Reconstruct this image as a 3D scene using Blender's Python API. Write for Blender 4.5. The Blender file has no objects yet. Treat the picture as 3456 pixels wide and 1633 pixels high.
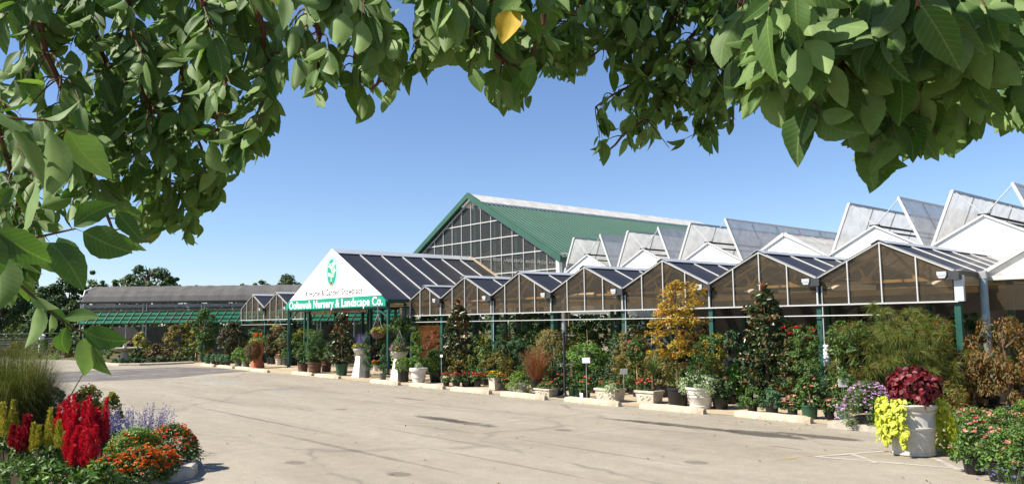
import bpy, math, random
import numpy as np
from mathutils import Vector
R = math.radians
random.seed(7); RNG = np.random.default_rng(7)
scn = bpy.context.scene
COL = scn.collection

# ------------------------------------------------------------------ camera
F, YAW, PITCH, ROLL, CH = 2683.6, 0.85814, 0.10136, -0.01239, 2.048
IW, IH = 3456.0, 1633.0
_f = np.array([-math.sin(YAW)*math.cos(PITCH), math.cos(YAW)*math.cos(PITCH), math.sin(PITCH)])
_r = np.array([math.cos(YAW), math.sin(YAW), 0.0]); _u = np.cross(_r, _f)
_r, _u = _r*math.cos(ROLL)+_u*math.sin(ROLL), -_r*math.sin(ROLL)+_u*math.cos(ROLL)
EYE = np.array([0, 0, CH])
cd = bpy.data.cameras.new('camera'); cam = bpy.data.objects.new('camera', cd); COL.objects.link(cam)
cd.sensor_width = 36.0; cd.sensor_fit = 'HORIZONTAL'; cd.lens = F/IW*36.0
cd.clip_start = 0.05; cd.clip_end = 3000
from mathutils import Matrix
M4 = Matrix(((_r[0], _u[0], -_f[0], 0), (_r[1], _u[1], -_f[1], 0), (_r[2], _u[2], -_f[2], CH), (0, 0, 0, 1)))
cam.matrix_world = M4
scn.camera = cam

# ------------------------------------------------------------------ light
SUN_H = np.array([-0.47, -0.88]); SUN_H = SUN_H/np.linalg.norm(SUN_H)
SUN_EL = R(46)
w = bpy.data.worlds.new('World'); scn.world = w; w.use_nodes = True
nt = w.node_tree; nt.nodes.clear()
sky = nt.nodes.new('ShaderNodeTexSky'); sky.sky_type = 'NISHITA'; sky.sun_disc = False
sky.sun_elevation = SUN_EL; sky.sun_rotation = math.atan2(SUN_H[0], SUN_H[1])
sky.air_density = 1.0; sky.dust_density = 0.15; sky.ozone_density = 5.0; sky.altitude = 200
bg = nt.nodes.new('ShaderNodeBackground'); bg.inputs['Strength'].default_value = 0.074
wo = nt.nodes.new('ShaderNodeOutputWorld')
skm = nt.nodes.new('ShaderNodeMix'); skm.data_type = 'RGBA'; skm.blend_type = 'MULTIPLY'; skm.inputs[0].default_value = 1.0
skm.inputs[7].default_value = (0.97, 0.965, 1.03, 1); nt.links.new(sky.outputs[0], skm.inputs[6]); nt.links.new(skm.outputs[2], bg.inputs[0]); nt.links.new(bg.outputs[0], wo.inputs[0])
sl = bpy.data.lights.new('sun', 'SUN'); sl.energy = 4.6; sl.angle = R(0.53); sl.color = (1.0, 0.94, 0.83)
so = bpy.data.objects.new('sun', sl); COL.objects.link(so)
sd = Vector((SUN_H[0]*math.cos(SUN_EL), SUN_H[1]*math.cos(SUN_EL), math.sin(SUN_EL)))
so.rotation_euler = sd.to_track_quat('Z', 'Y').to_euler(); so.location = (-30, -30, 40)
scn.view_settings.view_transform = 'Standard'; scn.view_settings.look = 'None'
scn.view_settings.exposure = 1.1; scn.view_settings.gamma = 1.0
try:
    scn.cycles.use_denoising = True
    scn.cycles.max_bounces = 8; scn.cycles.transparent_max_bounces = 16
    scn.cycles.transmission_bounces = 6; scn.cycles.diffuse_bounces = 4; scn.cycles.glossy_bounces = 3
    scn.cycles.sample_clamp_indirect = 6.0
except Exception:
    pass

# ------------------------------------------------------------------ measuring helpers (survey of the place)
def ray(x, y): return _f + _r*(x-IW/2)/F + _u*(IH/2-y)/F
def plane(x, y, ax, val):
    d = ray(x, y); t = (val-EYE[ax])/d[ax]; return EYE + d*t
def gp(x, y, z=0.0): return plane(x, y, 2, z)
def atY(x, y, Y): return plane(x, y, 1, Y)
def dist(x, y, D):                       # point at view depth D
    return EYE + ray(x, y)*D
def mpp(P): return float((np.asarray(P)-EYE) @ _f)/F
RH = np.array([math.cos(YAW), math.sin(YAW), 0]); FH = np.array([-math.sin(YAW), math.cos(YAW), 0])
def ld(L, d, z=0.0): return RH*L + FH*d + np.array([0, 0, z])

# ------------------------------------------------------------------ materials
MATS = {}
class NB:
    def __init__(s, name):
        s.m = bpy.data.materials.new(name); s.m.use_nodes = True; s.t = s.m.node_tree; s.t.nodes.clear()
        s.out = s.n('ShaderNodeOutputMaterial')
    def n(s, typ, **kw):
        o = s.t.nodes.new(typ)
        for k, v in kw.items(): setattr(o, k, v)
        return o
    def l(s, a, b): s.t.links.new(a, b)
    def tex(s, scale, detail=4, rough=0.55, vec=None, dist=0.0):
        t = s.n('ShaderNodeTexNoise'); t.inputs['Scale'].default_value = scale
        t.inputs['Detail'].default_value = detail; t.inputs['Roughness'].default_value = rough
        t.inputs['Distortion'].default_value = dist
        if vec is not None: s.l(vec, t.inputs['Vector'])
        return t.outputs['Fac']
    def ramp(s, fac, stops):
        r = s.n('ShaderNodeValToRGB'); e = r.color_ramp.elements
        while len(e) < len(stops): e.new(0.5)
        for i, (p, c) in enumerate(stops):
            e[i].position = p; e[i].color = (c[0], c[1], c[2], 1) if not isinstance(c, (int, float)) else (c, c, c, 1)
        s.l(fac, r.inputs[0]); return r.outputs[0]
    def mix(s, fac, a, b, mode='MIX'):
        m = s.n('ShaderNodeMix', data_type='RGBA', blend_type=mode)
        for sock, v in ((m.inputs[0], fac), (m.inputs[6], a), (m.inputs[7], b)):
            if isinstance(v, (int, float)): sock.default_value = v
            elif isinstance(v, tuple): sock.default_value = (v[0], v[1], v[2], 1)
            else: s.l(v, sock)
        return m.outputs[2]
    def math(s, op, a, b=None, c=None):
        m = s.n('ShaderNodeMath', operation=op)
        for i, v in enumerate((a, b, c)):
            if v is None: continue
            if isinstance(v, (int, float)): m.inputs[i].default_value = v
            else: s.l(v, m.inputs[i])
        return m.outputs[0]
    def bsdf(s, color, rough=0.6, spec=0.3, metal=0.0):
        b = s.n('ShaderNodeBsdfPrincipled')
        if isinstance(color, tuple): b.inputs['Base Color'].default_value = (*color, 1)
        else: s.l(color, b.inputs['Base Color'])
        if isinstance(rough, (int, float)): b.inputs['Roughness'].default_value = rough
        else: s.l(rough, b.inputs['Roughness'])
        b.inputs['Specular IOR Level'].default_value = spec; b.inputs['Metallic'].default_value = metal
        return b
    def bump(s, b, h, strength=0.3, distance=0.02):
        n = s.n('ShaderNodeBump'); n.inputs['Strength'].default_value = strength; n.inputs['Distance'].default_value = distance
        s.l(h, n.inputs['Height']); s.l(n.outputs[0], b.inputs['Normal'])
    def done(s, shader):
        s.l(shader, s.out.inputs[0]); MATS[s.m.name] = s.m; return s.m

def plain(name, c, rough=0.6, spec=0.3, metal=0.0, var=0.25, scale=6.0, bump=0.0, grime=0.0):
    b = NB(name); tc = b.n('ShaderNodeTexCoord').outputs['Object']
    f = b.tex(scale, 5, 0.6, tc)
    lo = tuple(x*(1-var) for x in c); hi = tuple(min(1, x*(1+var*0.7)) for x in c)
    col = b.ramp(f, [(0.3, lo), (0.7, hi)])
    if grime:
        g = b.tex(scale*0.35, 6, 0.7, tc); g = b.ramp(g, [(0.45, 0.0), (0.75, 1.0)])
        col = b.mix(b.math('MULTIPLY', g, grime), col, (0.09, 0.08, 0.065))
    s = b.bsdf(col, rough, spec, metal)
    if bump: b.bump(s, b.tex(scale*8, 6, 0.65, tc), bump, 0.01)
    return b.done(s.outputs[0])

def leaf(name, cols, rough=0.5, trans=0.28, spec=0.35, tint=(1.15, 1.25, 0.55)):
    b = NB(name); g = b.n('ShaderNodeNewGeometry').outputs['Random Per Island']
    n = len(cols)
    col = b.ramp(g, [(i/max(1, n-1), c) for i, c in enumerate(cols)])
    s = b.bsdf(col, rough, spec)
    t = b.n('ShaderNodeBsdfTranslucent'); b.l(b.mix(1.0, col, tint, 'MULTIPLY'), t.inputs[0])
    m = b.n('ShaderNodeMixShader'); m.inputs[0].default_value = trans
    b.l(s.outputs[0], m.inputs[1]); b.l(t.outputs[0], m.inputs[2])
    return b.done(m.outputs[0])

# leaves of plants
leaf('leaf_dark', [(0.019, 0.041, 0.014), (0.041, 0.081, 0.024), (0.068, 0.121, 0.034)])
leaf('leaf_mid', [(0.09, 0.12, 0.018), (0.038, 0.083, 0.018), (0.075, 0.150, 0.033), (0.135, 0.225, 0.053)])
leaf('leaf_bright', [(0.062, 0.138, 0.019), (0.125, 0.250, 0.037), (0.200, 0.338, 0.062)])
leaf('leaf_box', [(0.069, 0.138, 0.014), (0.127, 0.218, 0.023), (0.196, 0.299, 0.034)])
leaf('leaf_juniper', [(0.039, 0.098, 0.046), (0.065, 0.143, 0.065), (0.104, 0.195, 0.085)])
leaf('leaf_spruce', [(0.024, 0.072, 0.014), (0.048, 0.120, 0.024), (0.072, 0.156, 0.036)])
leaf('leaf_yellow', [(0.132, 0.143, 0.017), (0.275, 0.242, 0.033), (0.385, 0.308, 0.044)])
leaf('leaf_lime', [(0.34, 0.38, 0.03), (0.5, 0.52, 0.05), (0.62, 0.62, 0.08)], trans=0.35)
leaf('leaf_maple_orange', [(0.14, 0.2, 0.03), (0.24, 0.25, 0.03), (0.34, 0.28, 0.03), (0.52, 0.29, 0.035), (0.55, 0.21, 0.03), (0.25, 0.25, 0.03)], trans=0.38, tint=(1.3, 1.1, 0.5))
leaf('leaf_laceleaf', [(0.068, 0.108, 0.020), (0.176, 0.149, 0.034), (0.270, 0.149, 0.041), (0.121, 0.162, 0.027)], trans=0.35)
leaf('leaf_rust', [(0.05, 0.08, 0.014), (0.2, 0.08, 0.018), (0.05, 0.085, 0.014), (0.26, 0.1, 0.02), (0.06, 0.06, 0.015)], trans=0.3, tint=(1.3, 1.0, 0.5))
leaf('leaf_magnolia', [(0.015, 0.037, 0.010), (0.025, 0.053, 0.015), (0.044, 0.075, 0.020), (0.163, 0.069, 0.019)], rough=0.33, trans=0.1, spec=0.4)
leaf('leaf_magnolia_top', [(0.05, 0.05, 0.012), (0.17, 0.07, 0.018), (0.3, 0.12, 0.03), (0.04, 0.05, 0.015)], rough=0.28, trans=0.18, spec=0.5)
leaf('leaf_redtip', [(0.240, 0.024, 0.018), (0.144, 0.054, 0.018), (0.072, 0.084, 0.018), (0.336, 0.036, 0.036)])
leaf('leaf_silver', [(0.22, 0.3, 0.15), (0.34, 0.42, 0.24), (0.45, 0.5, 0.32)])
leaf('leaf_coleus', [(0.07, 0.003, 0.007), (0.12, 0.005, 0.01), (0.18, 0.012, 0.014), (0.05, 0.004, 0.009)], trans=0.2, tint=(1.3, 0.6, 0.6))
leaf('leaf_bronze', [(0.065, 0.046, 0.019), (0.130, 0.072, 0.026), (0.078, 0.078, 0.026)])
leaf('blade_green', [(0.05, 0.09, 0.015), (0.1, 0.14, 0.03), (0.16, 0.16, 0.05)])
leaf('blade_papyrus', [(0.05, 0.1, 0.012), (0.1, 0.16, 0.02), (0.17, 0.17, 0.035), (0.2, 0.11, 0.03)])
leaf('blade_purple', [(0.144, 0.042, 0.030), (0.264, 0.084, 0.048), (0.360, 0.156, 0.072), (0.192, 0.108, 0.036)])
leaf('blade_olive', [(0.046, 0.065, 0.013), (0.098, 0.111, 0.026), (0.156, 0.156, 0.039)])
leaf('petal_red', [(0.45, 0.008, 0.02), (0.6, 0.012, 0.03), (0.5, 0.02, 0.05)], trans=0.2, tint=(1.2, 0.7, 0.7))
leaf('petal_crimson', [(0.25, 0.005, 0.02), (0.34, 0.008, 0.025)], trans=0.2, tint=(1.2, 0.7, 0.7))
leaf('petal_coral', [(0.6, 0.06, 0.05), (0.65, 0.1, 0.05), (0.7, 0.25, 0.12)], trans=0.2, tint=(1.2, 0.8, 0.7))
leaf('petal_pink', [(0.62, 0.28, 0.42), (0.7, 0.4, 0.55), (0.6, 0.2, 0.35)], trans=0.2, tint=(1.1, .9, 1))
leaf('petal_lilac', [(0.5, 0.3, 0.5), (0.62, 0.42, 0.6), (0.7, 0.45, 0.58)], trans=0.2, tint=(1.1, .9, 1.1))
leaf('petal_salmon', [(0.7, 0.35, 0.25), (0.7, 0.25, 0.2), (0.75, 0.5, 0.4)], trans=0.2, tint=(1.1, .9, .9))
leaf('petal_orange', [(0.6, 0.13, 0.01), (0.7, 0.2, 0.015), (0.62, 0.09, 0.012)], trans=0.2, tint=(1.2, 0.9, 0.6))
leaf('petal_yellow', [(0.62, 0.45, 0.03), (0.7, 0.5, 0.05), (0.65, 0.35, 0.03)], trans=0.2, tint=(1.2, 1, 0.6))
leaf('petal_white', [(0.7, 0.7, 0.6), (0.75, 0.75, 0.7)], trans=0.2, tint=(1, 1, 1))
leaf('petal_violet', [(0.12, 0.11, 0.26), (0.18, 0.165, 0.36), (0.26, 0.24, 0.42)], trans=0.2, tint=(1, 1, 1.1))
leaf('petal_plume_yellow', [(0.3, 0.3, 0.03), (0.45, 0.4, 0.045), (0.26, 0.32, 0.04)], trans=0.2, tint=(1.2, 1, 0.6))
leaf('tree_far', [(0.030, 0.061, 0.022), (0.054, 0.095, 0.030), (0.088, 0.135, 0.043)])
leaf('tree_far_light', [(0.062, 0.106, 0.031), (0.100, 0.150, 0.044), (0.138, 0.188, 0.062)])
# built things
plain('bark', (0.11, 0.075, 0.05), 0.85, 0.2, var=0.45, scale=25, bump=0.6)
plain('twig', (0.1, 0.045, 0.025), 0.7, 0.25, var=0.3, scale=40)
plain('stem_green', (0.08, 0.13, 0.03), 0.6)
plain('stem_tan', (0.34, 0.24, 0.13), 0.8)
plain('soil', (0.05, 0.035, 0.022), 0.95, 0.1, var=0.5, scale=30, bump=0.8)
plain('pot_black', (0.013, 0.013, 0.014), 0.42, 0.4, var=0.3, grime=0.12)
plain('pot_green', (0.02, 0.075, 0.035), 0.42, 0.4, var=0.25, grime=0.15)
plain('pot_grey', (0.075, 0.085, 0.085), 0.55, 0.35, grime=0.2)
plain('pot_olive', (0.1, 0.11, 0.075), 0.6, 0.3, grime=0.3)
plain('pot_brown', (0.12, 0.055, 0.032), 0.55, 0.35, var=0.3, grime=0.3)
plain('pot_white', (0.62, 0.59, 0.52), 0.6, 0.3, var=0.14, grime=0.32)
plain('terracotta', (0.42, 0.13, 0.06), 0.75, 0.2, var=0.25, grime=0.2)
plain('cast_stone', (0.5, 0.45, 0.36), 0.85, 0.2, var=0.2, scale=9, bump=0.35, grime=0.25)
plain('urn_stone', (0.54, 0.5, 0.43), 0.85, 0.2, var=0.16, scale=14, bump=0.7, grime=0.15)
plain('pedestal_stone', (0.68, 0.63, 0.54), 0.85, 0.2, var=0.1, scale=10, bump=0.4, grime=0.1)
plain('boulder', (0.42, 0.26, 0.15), 0.85, 0.2, var=0.3, scale=8, bump=0.6)
plain('stop_concrete', (0.5, 0.42, 0.31), 0.9, 0.15, var=0.25, scale=6, bump=0.5, grime=0.35)
plain('curb_concrete', (0.42, 0.38, 0.31), 0.9, 0.15, var=0.2, scale=5, bump=0.5, grime=0.3)
plain('alu_white', (0.47, 0.47, 0.455), 0.45, 0.4, var=0.06, grime=0.08)
plain('alu_grey', (0.5, 0.52, 0.54), 0.4, 0.5, metal=0.3, var=0.08, grime=0.1)
plain('gutter_dark', (0.035, 0.037, 0.04), 0.5, 0.4)
plain('post_green', (0.012, 0.07, 0.052), 0.45, 0.4, var=0.2, grime=0.2)
plain('post_pale', (0.27, 0.38, 0.42), 0.4, 0.45, var=0.12, grime=0.1)
plain('beam_tan', (0.5, 0.38, 0.22), 0.7, 0.3, var=0.2)
plain('metal_dark', (0.02, 0.021, 0.022), 0.5, 0.4)
plain('steel', (0.42, 0.43, 0.44), 0.4, 0.5, metal=0.6, var=0.15)
plain('rust', (0.16, 0.07, 0.035), 0.8, 0.2, var=0.4)
plain('wire', (0.5, 0.5, 0.5), 0.4, 0.5, metal=0.4)
plain('white_panel', (0.9, 0.9, 0.87), 0.55, 0.3, var=0.03, scale=2)
plain('banner_white', (0.85, 0.85, 0.83), 0.5, 0.3, var=0.03, scale=1.5)
plain('banner_green', (0.01, 0.25, 0.155), 0.5, 0.3, var=0.08, scale=1.5)
plain('logo_green', (0.012, 0.3, 0.18), 0.5, 0.3, var=0.06)
plain('logo_cyan', (0.33, 0.72, 0.78), 0.5, 0.3, var=0.05)
plain('logo_cream', (0.8, 0.8, 0.62), 0.5, 0.3, var=0.04)
plain('logo_brown', (0.45, 0.25, 0.09), 0.5, 0.3, var=0.1)
plain('letter_white', (0.88, 0.88, 0.86), 0.5, 0.3, var=0.02)
plain('letter_brown', (0.06, 0.035, 0.04), 0.6, 0.3, var=0.1)
plain('sign_red', (0.5, 0.02, 0.03), 0.5, 0.3, var=0.08)
plain('board_orange', (0.4, 0.16, 0.05), 0.7, 0.3, var=0.25, scale=3)
plain('card_white', (0.82, 0.82, 0.8), 0.5, 0.3, var=0.03)
plain('ink', (0.18, 0.18, 0.2), 0.7, 0.2)
plain('wood', (0.3, 0.17, 0.08), 0.8, 0.2, var=0.35, scale=12)
plain('cane', (0.5, 0.3, 0.14), 0.7, 0.3, var=0.2)
plain('burlap', (0.4, 0.24, 0.11), 0.95, 0.1, var=0.3, scale=20, bump=0.6)
plain('gravel', (0.24, 0.2, 0.15), 0.95, 0.1, var=0.4, scale=14, bump=0.6)

def m_asphalt():
    b = NB('asphalt'); P = b.n('ShaderNodeNewGeometry').outputs['Position']
    mp = b.n('ShaderNodeMapping'); b.l(P, mp.inputs[0]); mp.inputs['Rotation'].default_value = (0, 0, R(-8)); mp.inputs['Scale'].default_value = (0.35, 1.3, 1)
    big = b.tex(0.55, 5, 0.6, mp.outputs[0], 0.6)
    col = b.ramp(big, [(0.28, (0.28, 0.24, 0.18)), (0.5, (0.335, 0.292, 0.224)), (0.75, (0.39, 0.345, 0.27))])
    med = b.tex(3.5, 6, 0.7, P); col = b.mix(0.55, col, b.ramp(med, [(0.3, 0.62), (0.7, 1.0)]), 'MULTIPLY')
    fine = b.tex(90, 3, 0.7, P); col = b.mix(0.6, col, b.ramp(fine, [(0.3, 0.35), (0.6, 1.15)]), 'MULTIPLY')
    grit = b.tex(22, 5, 0.8, P); col = b.mix(0.55, col, b.ramp(grit, [(0.32, 0.35), (0.45, 1.0), (0.68, 1.12)]), 'MULTIPLY')
    # sealed cracks
    nz = b.n('ShaderNodeTexNoise'); nz.inputs['Scale'].default_value = 0.5; nz.inputs['Detail'].default_value = 3; b.l(P, nz.inputs['Vector'])
    ad = b.n('ShaderNodeVectorMath', operation='MULTIPLY_ADD'); b.l(nz.outputs['Color'], ad.inputs[0]); ad.inputs[1].default_value = (1.6, 1.6, 0); b.l(P, ad.inputs[2])
    mp2 = b.n('ShaderNodeMapping'); b.l(ad.outputs[0], mp2.inputs[0]); mp2.inputs['Rotation'].default_value = (0, 0, R(12)); mp2.inputs['Scale'].default_value = (0.09, 0.3, 1)
    vo = b.n('ShaderNodeTexVoronoi', feature='DISTANCE_TO_EDGE'); vo.inputs['Scale'].default_value = 1.0; b.l(mp2.outputs[0], vo.inputs['Vector'])
    cr = b.ramp(vo.outputs['Distance'], [(0.0, 1.0), (0.006, 0.6), (0.018, 0.0)])
    cr = b.math('MULTIPLY', cr, b.ramp(b.tex(0.7, 4, 0.6, P), [(0.4, 0.1), (0.6, 1.0)]))
    col = b.mix(b.math('MULTIPLY', cr, 0.6), col, (0.12, 0.105, 0.09))
    # worn oil and water stains
    sep = b.n('ShaderNodeSeparateXYZ'); b.l(P, sep.inputs[0])
    edge = b.math('MULTIPLY', b.math('SUBTRACT', b.tex(1.6, 6, 0.7, P), 0.5), 1.7)
    for (u, v, ru, rv, st) in STAINS:
        dx = b.math('DIVIDE', b.math('SUBTRACT', sep.outputs[0], u), ru); dy = b.math('DIVIDE', b.math('SUBTRACT', sep.outputs[1], v), rv)
        d = b.math('SQRT', b.math('ADD', b.math('MULTIPLY', dx, dx), b.math('MULTIPLY', dy, dy)))
        k = b.ramp(b.math('ADD', d, edge), [(0.7, 1.0), (1.15, 0.0)])
        col = b.mix(b.math('MULTIPLY', k, st), col, (0.045, 0.038, 0.03))
    s = b.bsdf(col, 0.88, 0.25); b.bump(s, fine, 0.35, 0.01)
    return b.done(s.outputs[0])
STAINS = [tuple(gp(1480, 1412)[:2]) + (1.1, 0.22, 0.75), tuple(gp(1560, 1424)[:2]) + (1.2, 0.2, 0.6), tuple(gp(2300, 1436)[:2]) + (1.7, 0.2, 0.75), tuple(gp(2560, 1462)[:2]) + (1.0, 0.3, 0.8),
          tuple(gp(2760, 1472)[:2]) + (1.0, 0.22, 0.75), tuple(gp(2150, 1422)[:2]) + (1.0, 0.14, 0.6), tuple(gp(2640, 1508)[:2]) + (0.35, 0.05, 0.5), tuple(gp(1380, 1345)[:2]) + (0.8, 0.12, 0.5)] + [tuple(gp(x, y)[:2]) + (ru, .05, .3) for x, y, ru in ((800, 1400, 3.5), (900, 1420, 4), (1100, 1500, 3), (1250, 1530, 3.5), (700, 1345, 4), (1700, 1560, 2.5), (2000, 1520, 2.2), (1500, 1480, 3))] + [tuple(gp(x, y)[:2]) + (.2, .16, .45) for x, y in ((1000, 1560), (1350, 1600), (1900, 1450), (2350, 1560), (1150, 1380))]
m_asphalt()

def m_ground(name, cols, scale=1.5, rough=0.95):
    b = NB(name); P = b.n('ShaderNodeNewGeometry').outputs['Position']
    f = b.tex(scale, 7, 0.65, P); col = b.ramp(f, [(0.3, cols[0]), (0.5, cols[1]), (0.72, cols[2])])
    f2 = b.tex(scale*30, 4, 0.7, P); col = b.mix(0.6, col, b.ramp(f2, [(0.3, 0.55), (0.65, 1.1)]), 'MULTIPLY')
    s = b.bsdf(col, rough, 0.15); b.bump(s, f2, 0.4, 0.015); return b.done(s.outputs[0])
m_ground('earth', ((0.07, 0.07, 0.03), (0.11, 0.1, 0.045), (0.17, 0.14, 0.07)), 0.6)
m_ground('concrete_tan', ((0.3, 0.235, 0.155), (0.42, 0.335, 0.225), (0.5, 0.41, 0.285)), 0.9)
m_ground('lot_patch_tone', ((0.1, 0.09, 0.084), (0.15, 0.136, 0.126), (0.22, 0.2, 0.178)), 1.2, 0.9)

def m_paint(name, c, cover=0.6):
    b = NB(name); P = b.n('ShaderNodeNewGeometry').outputs['Position']
    s = b.bsdf(c, 0.8, 0.2); t = b.n('ShaderNodeBsdfTransparent')
    a = b.math('ADD', b.tex(3, 6, 0.75, P), b.math('MULTIPLY', b.tex(40, 3, 0.7, P), 0.5))
    k = b.ramp(a, [(cover-0.2, 1.0), (cover+0.3, 0.0)])
    m = b.n('ShaderNodeMixShader'); b.l(k, m.inputs[0]); b.l(t.outputs[0], m.inputs[1]); b.l(s.outputs[0], m.inputs[2])
    return b.done(m.outputs[0])
m_paint('paint_white', (0.55, 0.52, 0.46), 0.66); m_paint('paint_white_worn', (0.52, 0.48, 0.41), 0.52)
m_paint('paint_yellow', (0.5, 0.36, 0.12), 0.55); m_paint('paint_blue', (0.25, 0.42, 0.55), 0.5)

def m_sheet(name, col, tcol, ktrans, kthru, rough=0.3, spec=0.4, scale=2.0):
    """sheet glazing: coloured reflecting body, some light diffusing through, some clear view through"""
    b = NB(name); tc = b.n('ShaderNodeTexCoord').outputs['Object']
    f = b.tex(scale, 5, 0.65, tc); c = b.ramp(f, [(0.3, tuple(x*0.8 for x in col)), (0.7, tuple(min(1, x*1.15) for x in col))])
    s = b.bsdf(c, rough, spec); tl = b.n('ShaderNodeBsdfTranslucent'); b.l(c, tl.inputs[0])
    m1 = b.n('ShaderNodeMixShader'); m1.inputs[0].default_value = ktrans; b.l(s.outputs[0], m1.inputs[1]); b.l(tl.outputs[0], m1.inputs[2])
    tr = b.n('ShaderNodeBsdfTransparent'); tr.inputs[0].default_value = (*tcol, 1)
    m2 = b.n('ShaderNodeMixShader'); m2.inputs[0].default_value = kthru; b.l(m1.outputs[0], m2.inputs[1]); b.l(tr.outputs[0], m2.inputs[2])
    return b.done(m2.outputs[0])
m_sheet('smoke_panel', (0.085, 0.068, 0.047), (0.85, 0.72, 0.52), 0.1, 0.58, 0.25, 0.4)
m_sheet('smoke_roof', (0.034, 0.034, 0.042), (0.7, 0.62, 0.5), 0.1, 0.1, 0.42, 0.35)
m_sheet('clear_glass', (0.13, 0.13, 0.125), (0.92, 0.93, 0.9), 0.2, 0.68, 0.06, 0.5, 0.15)
m_sheet('vent_fabric', (0.76, 0.75, 0.72), (1, 1, 1), 0.46, 0.16, 0.7, 0.2, 3)
m_sheet('skylight', (0.78, 0.77, 0.73), (1, 1, 1), 0.4, 0.0, 0.6, 0.3)
m_sheet('pale_panel', (0.55, 0.55, 0.52), (1, 1, 1), 0.45, 0.15, 0.5, 0.3)
m_sheet('shade_cloth', (0.15, 0.144, 0.138), (1, 1, 1), 0.2, 0.08, 0.95, 0.1, 1.2)
m_sheet('green_curtain', (0.012, 0.24, 0.125), (0.5, 1, 0.7), 0.5, 0.05, 0.6, 0.2, 1.5)

def m_roofgreen():
    b = NB('roof_green'); tc = b.n('ShaderNodeTexCoord').outputs['Object']
    f = b.tex(1.2, 5, 0.6, tc); c = b.ramp(f, [(0.3, (0.032, 0.088, 0.062)), (0.7, (0.042, 0.11, 0.08))])
    s = b.bsdf(c, 0.6, 0.2); return b.done(s.outputs[0])
m_roofgreen()

def m_canopy():
    b = NB('canopy_leaf'); geo = b.n('ShaderNodeNewGeometry'); rnd = geo.outputs['Random Per Island']
    uv = b.n('ShaderNodeUVMap'); sp = b.n('ShaderNodeSeparateXYZ'); b.l(uv.outputs[0], sp.inputs[0])
    au = b.math('ABSOLUTE', b.math('SUBTRACT', sp.outputs[0], 0.5))          # 0 at midrib, 0.5 at edge
    top = b.ramp(rnd, [(0, (0.045, 0.095, 0.018)), (0.5, (0.07, 0.14, 0.028)), (0.9975, (0.105, 0.18, 0.04)), (0.999, (0.6, 0.36, 0.03))])
    under = b.ramp(rnd, [(0, (0.11, 0.175, 0.052)), (0.5, (0.155, 0.24, 0.075)), (0.9975, (0.21, 0.3, 0.1)), (0.999, (0.6, 0.36, 0.05))])
    col = b.mix(geo.outputs['Backfacing'], top, under)
    ph = b.math('FRACT', b.math('SUBTRACT', b.math('MULTIPLY', sp.outputs[1], 10.0), b.math('MULTIPLY', au, 5.0)))
    vein = b.ramp(b.math('ABSOLUTE', b.math('SUBTRACT', ph, 0.5)), [(0.0, 1.0), (0.13, 0.0)])
    col = b.mix(b.math('MULTIPLY', vein, 0.2), col, (0.28, 0.36, 0.14))
    rib = b.ramp(au, [(0.0, 1.0), (0.012, 0.8), (0.03, 0.0)])
    col = b.mix(b.math('MULTIPLY', rib, 0.6), col, (0.22, 0.29, 0.1))
    P = b.n('ShaderNodeTexCoord').outputs['Object']
    col = b.mix(0.5, col, b.ramp(b.tex(60, 4, 0.6, P), [(0.3, 0.72), (0.7, 1.1)]), 'MULTIPLY')
    s = b.bsdf(col, 0.58, 0.24); b.bump(s, vein, -0.25, 0.002)
    t = b.n('ShaderNodeBsdfTranslucent'); b.l(b.mix(1.0, col, (1.0, 1.25, 0.45), 'MULTIPLY'), t.inputs[0])
    m = b.n('ShaderNodeMixShader'); m.inputs[0].default_value = 0.34; b.l(s.outputs[0], m.inputs[1]); b.l(t.outputs[0], m.inputs[2])
    return b.done(m.outputs[0])
m_canopy()

# ------------------------------------------------------------------ objects
def setp(o, label=None, cat=None, group=None, kind=None):
    if label: o['label'] = label
    if cat: o['category'] = cat
    if group: o['group'] = group
    if kind: o['kind'] = kind
    return o
def thing(name, label, cat, loc=(0, 0, 0), rz=0.0, group=None):
    o = bpy.data.objects.new(name, None); COL.objects.link(o); o.empty_display_size = 0.2
    o.location = tuple(float(c) for c in loc); o.rotation_euler = (0, 0, rz)
    return setp(o, label, cat, group)
def copy_tree(o, parent=None):
    c = o.copy(); COL.objects.link(c); c.parent = parent
    for ch in list(o.children): copy_tree(ch, c)
    return c

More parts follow.
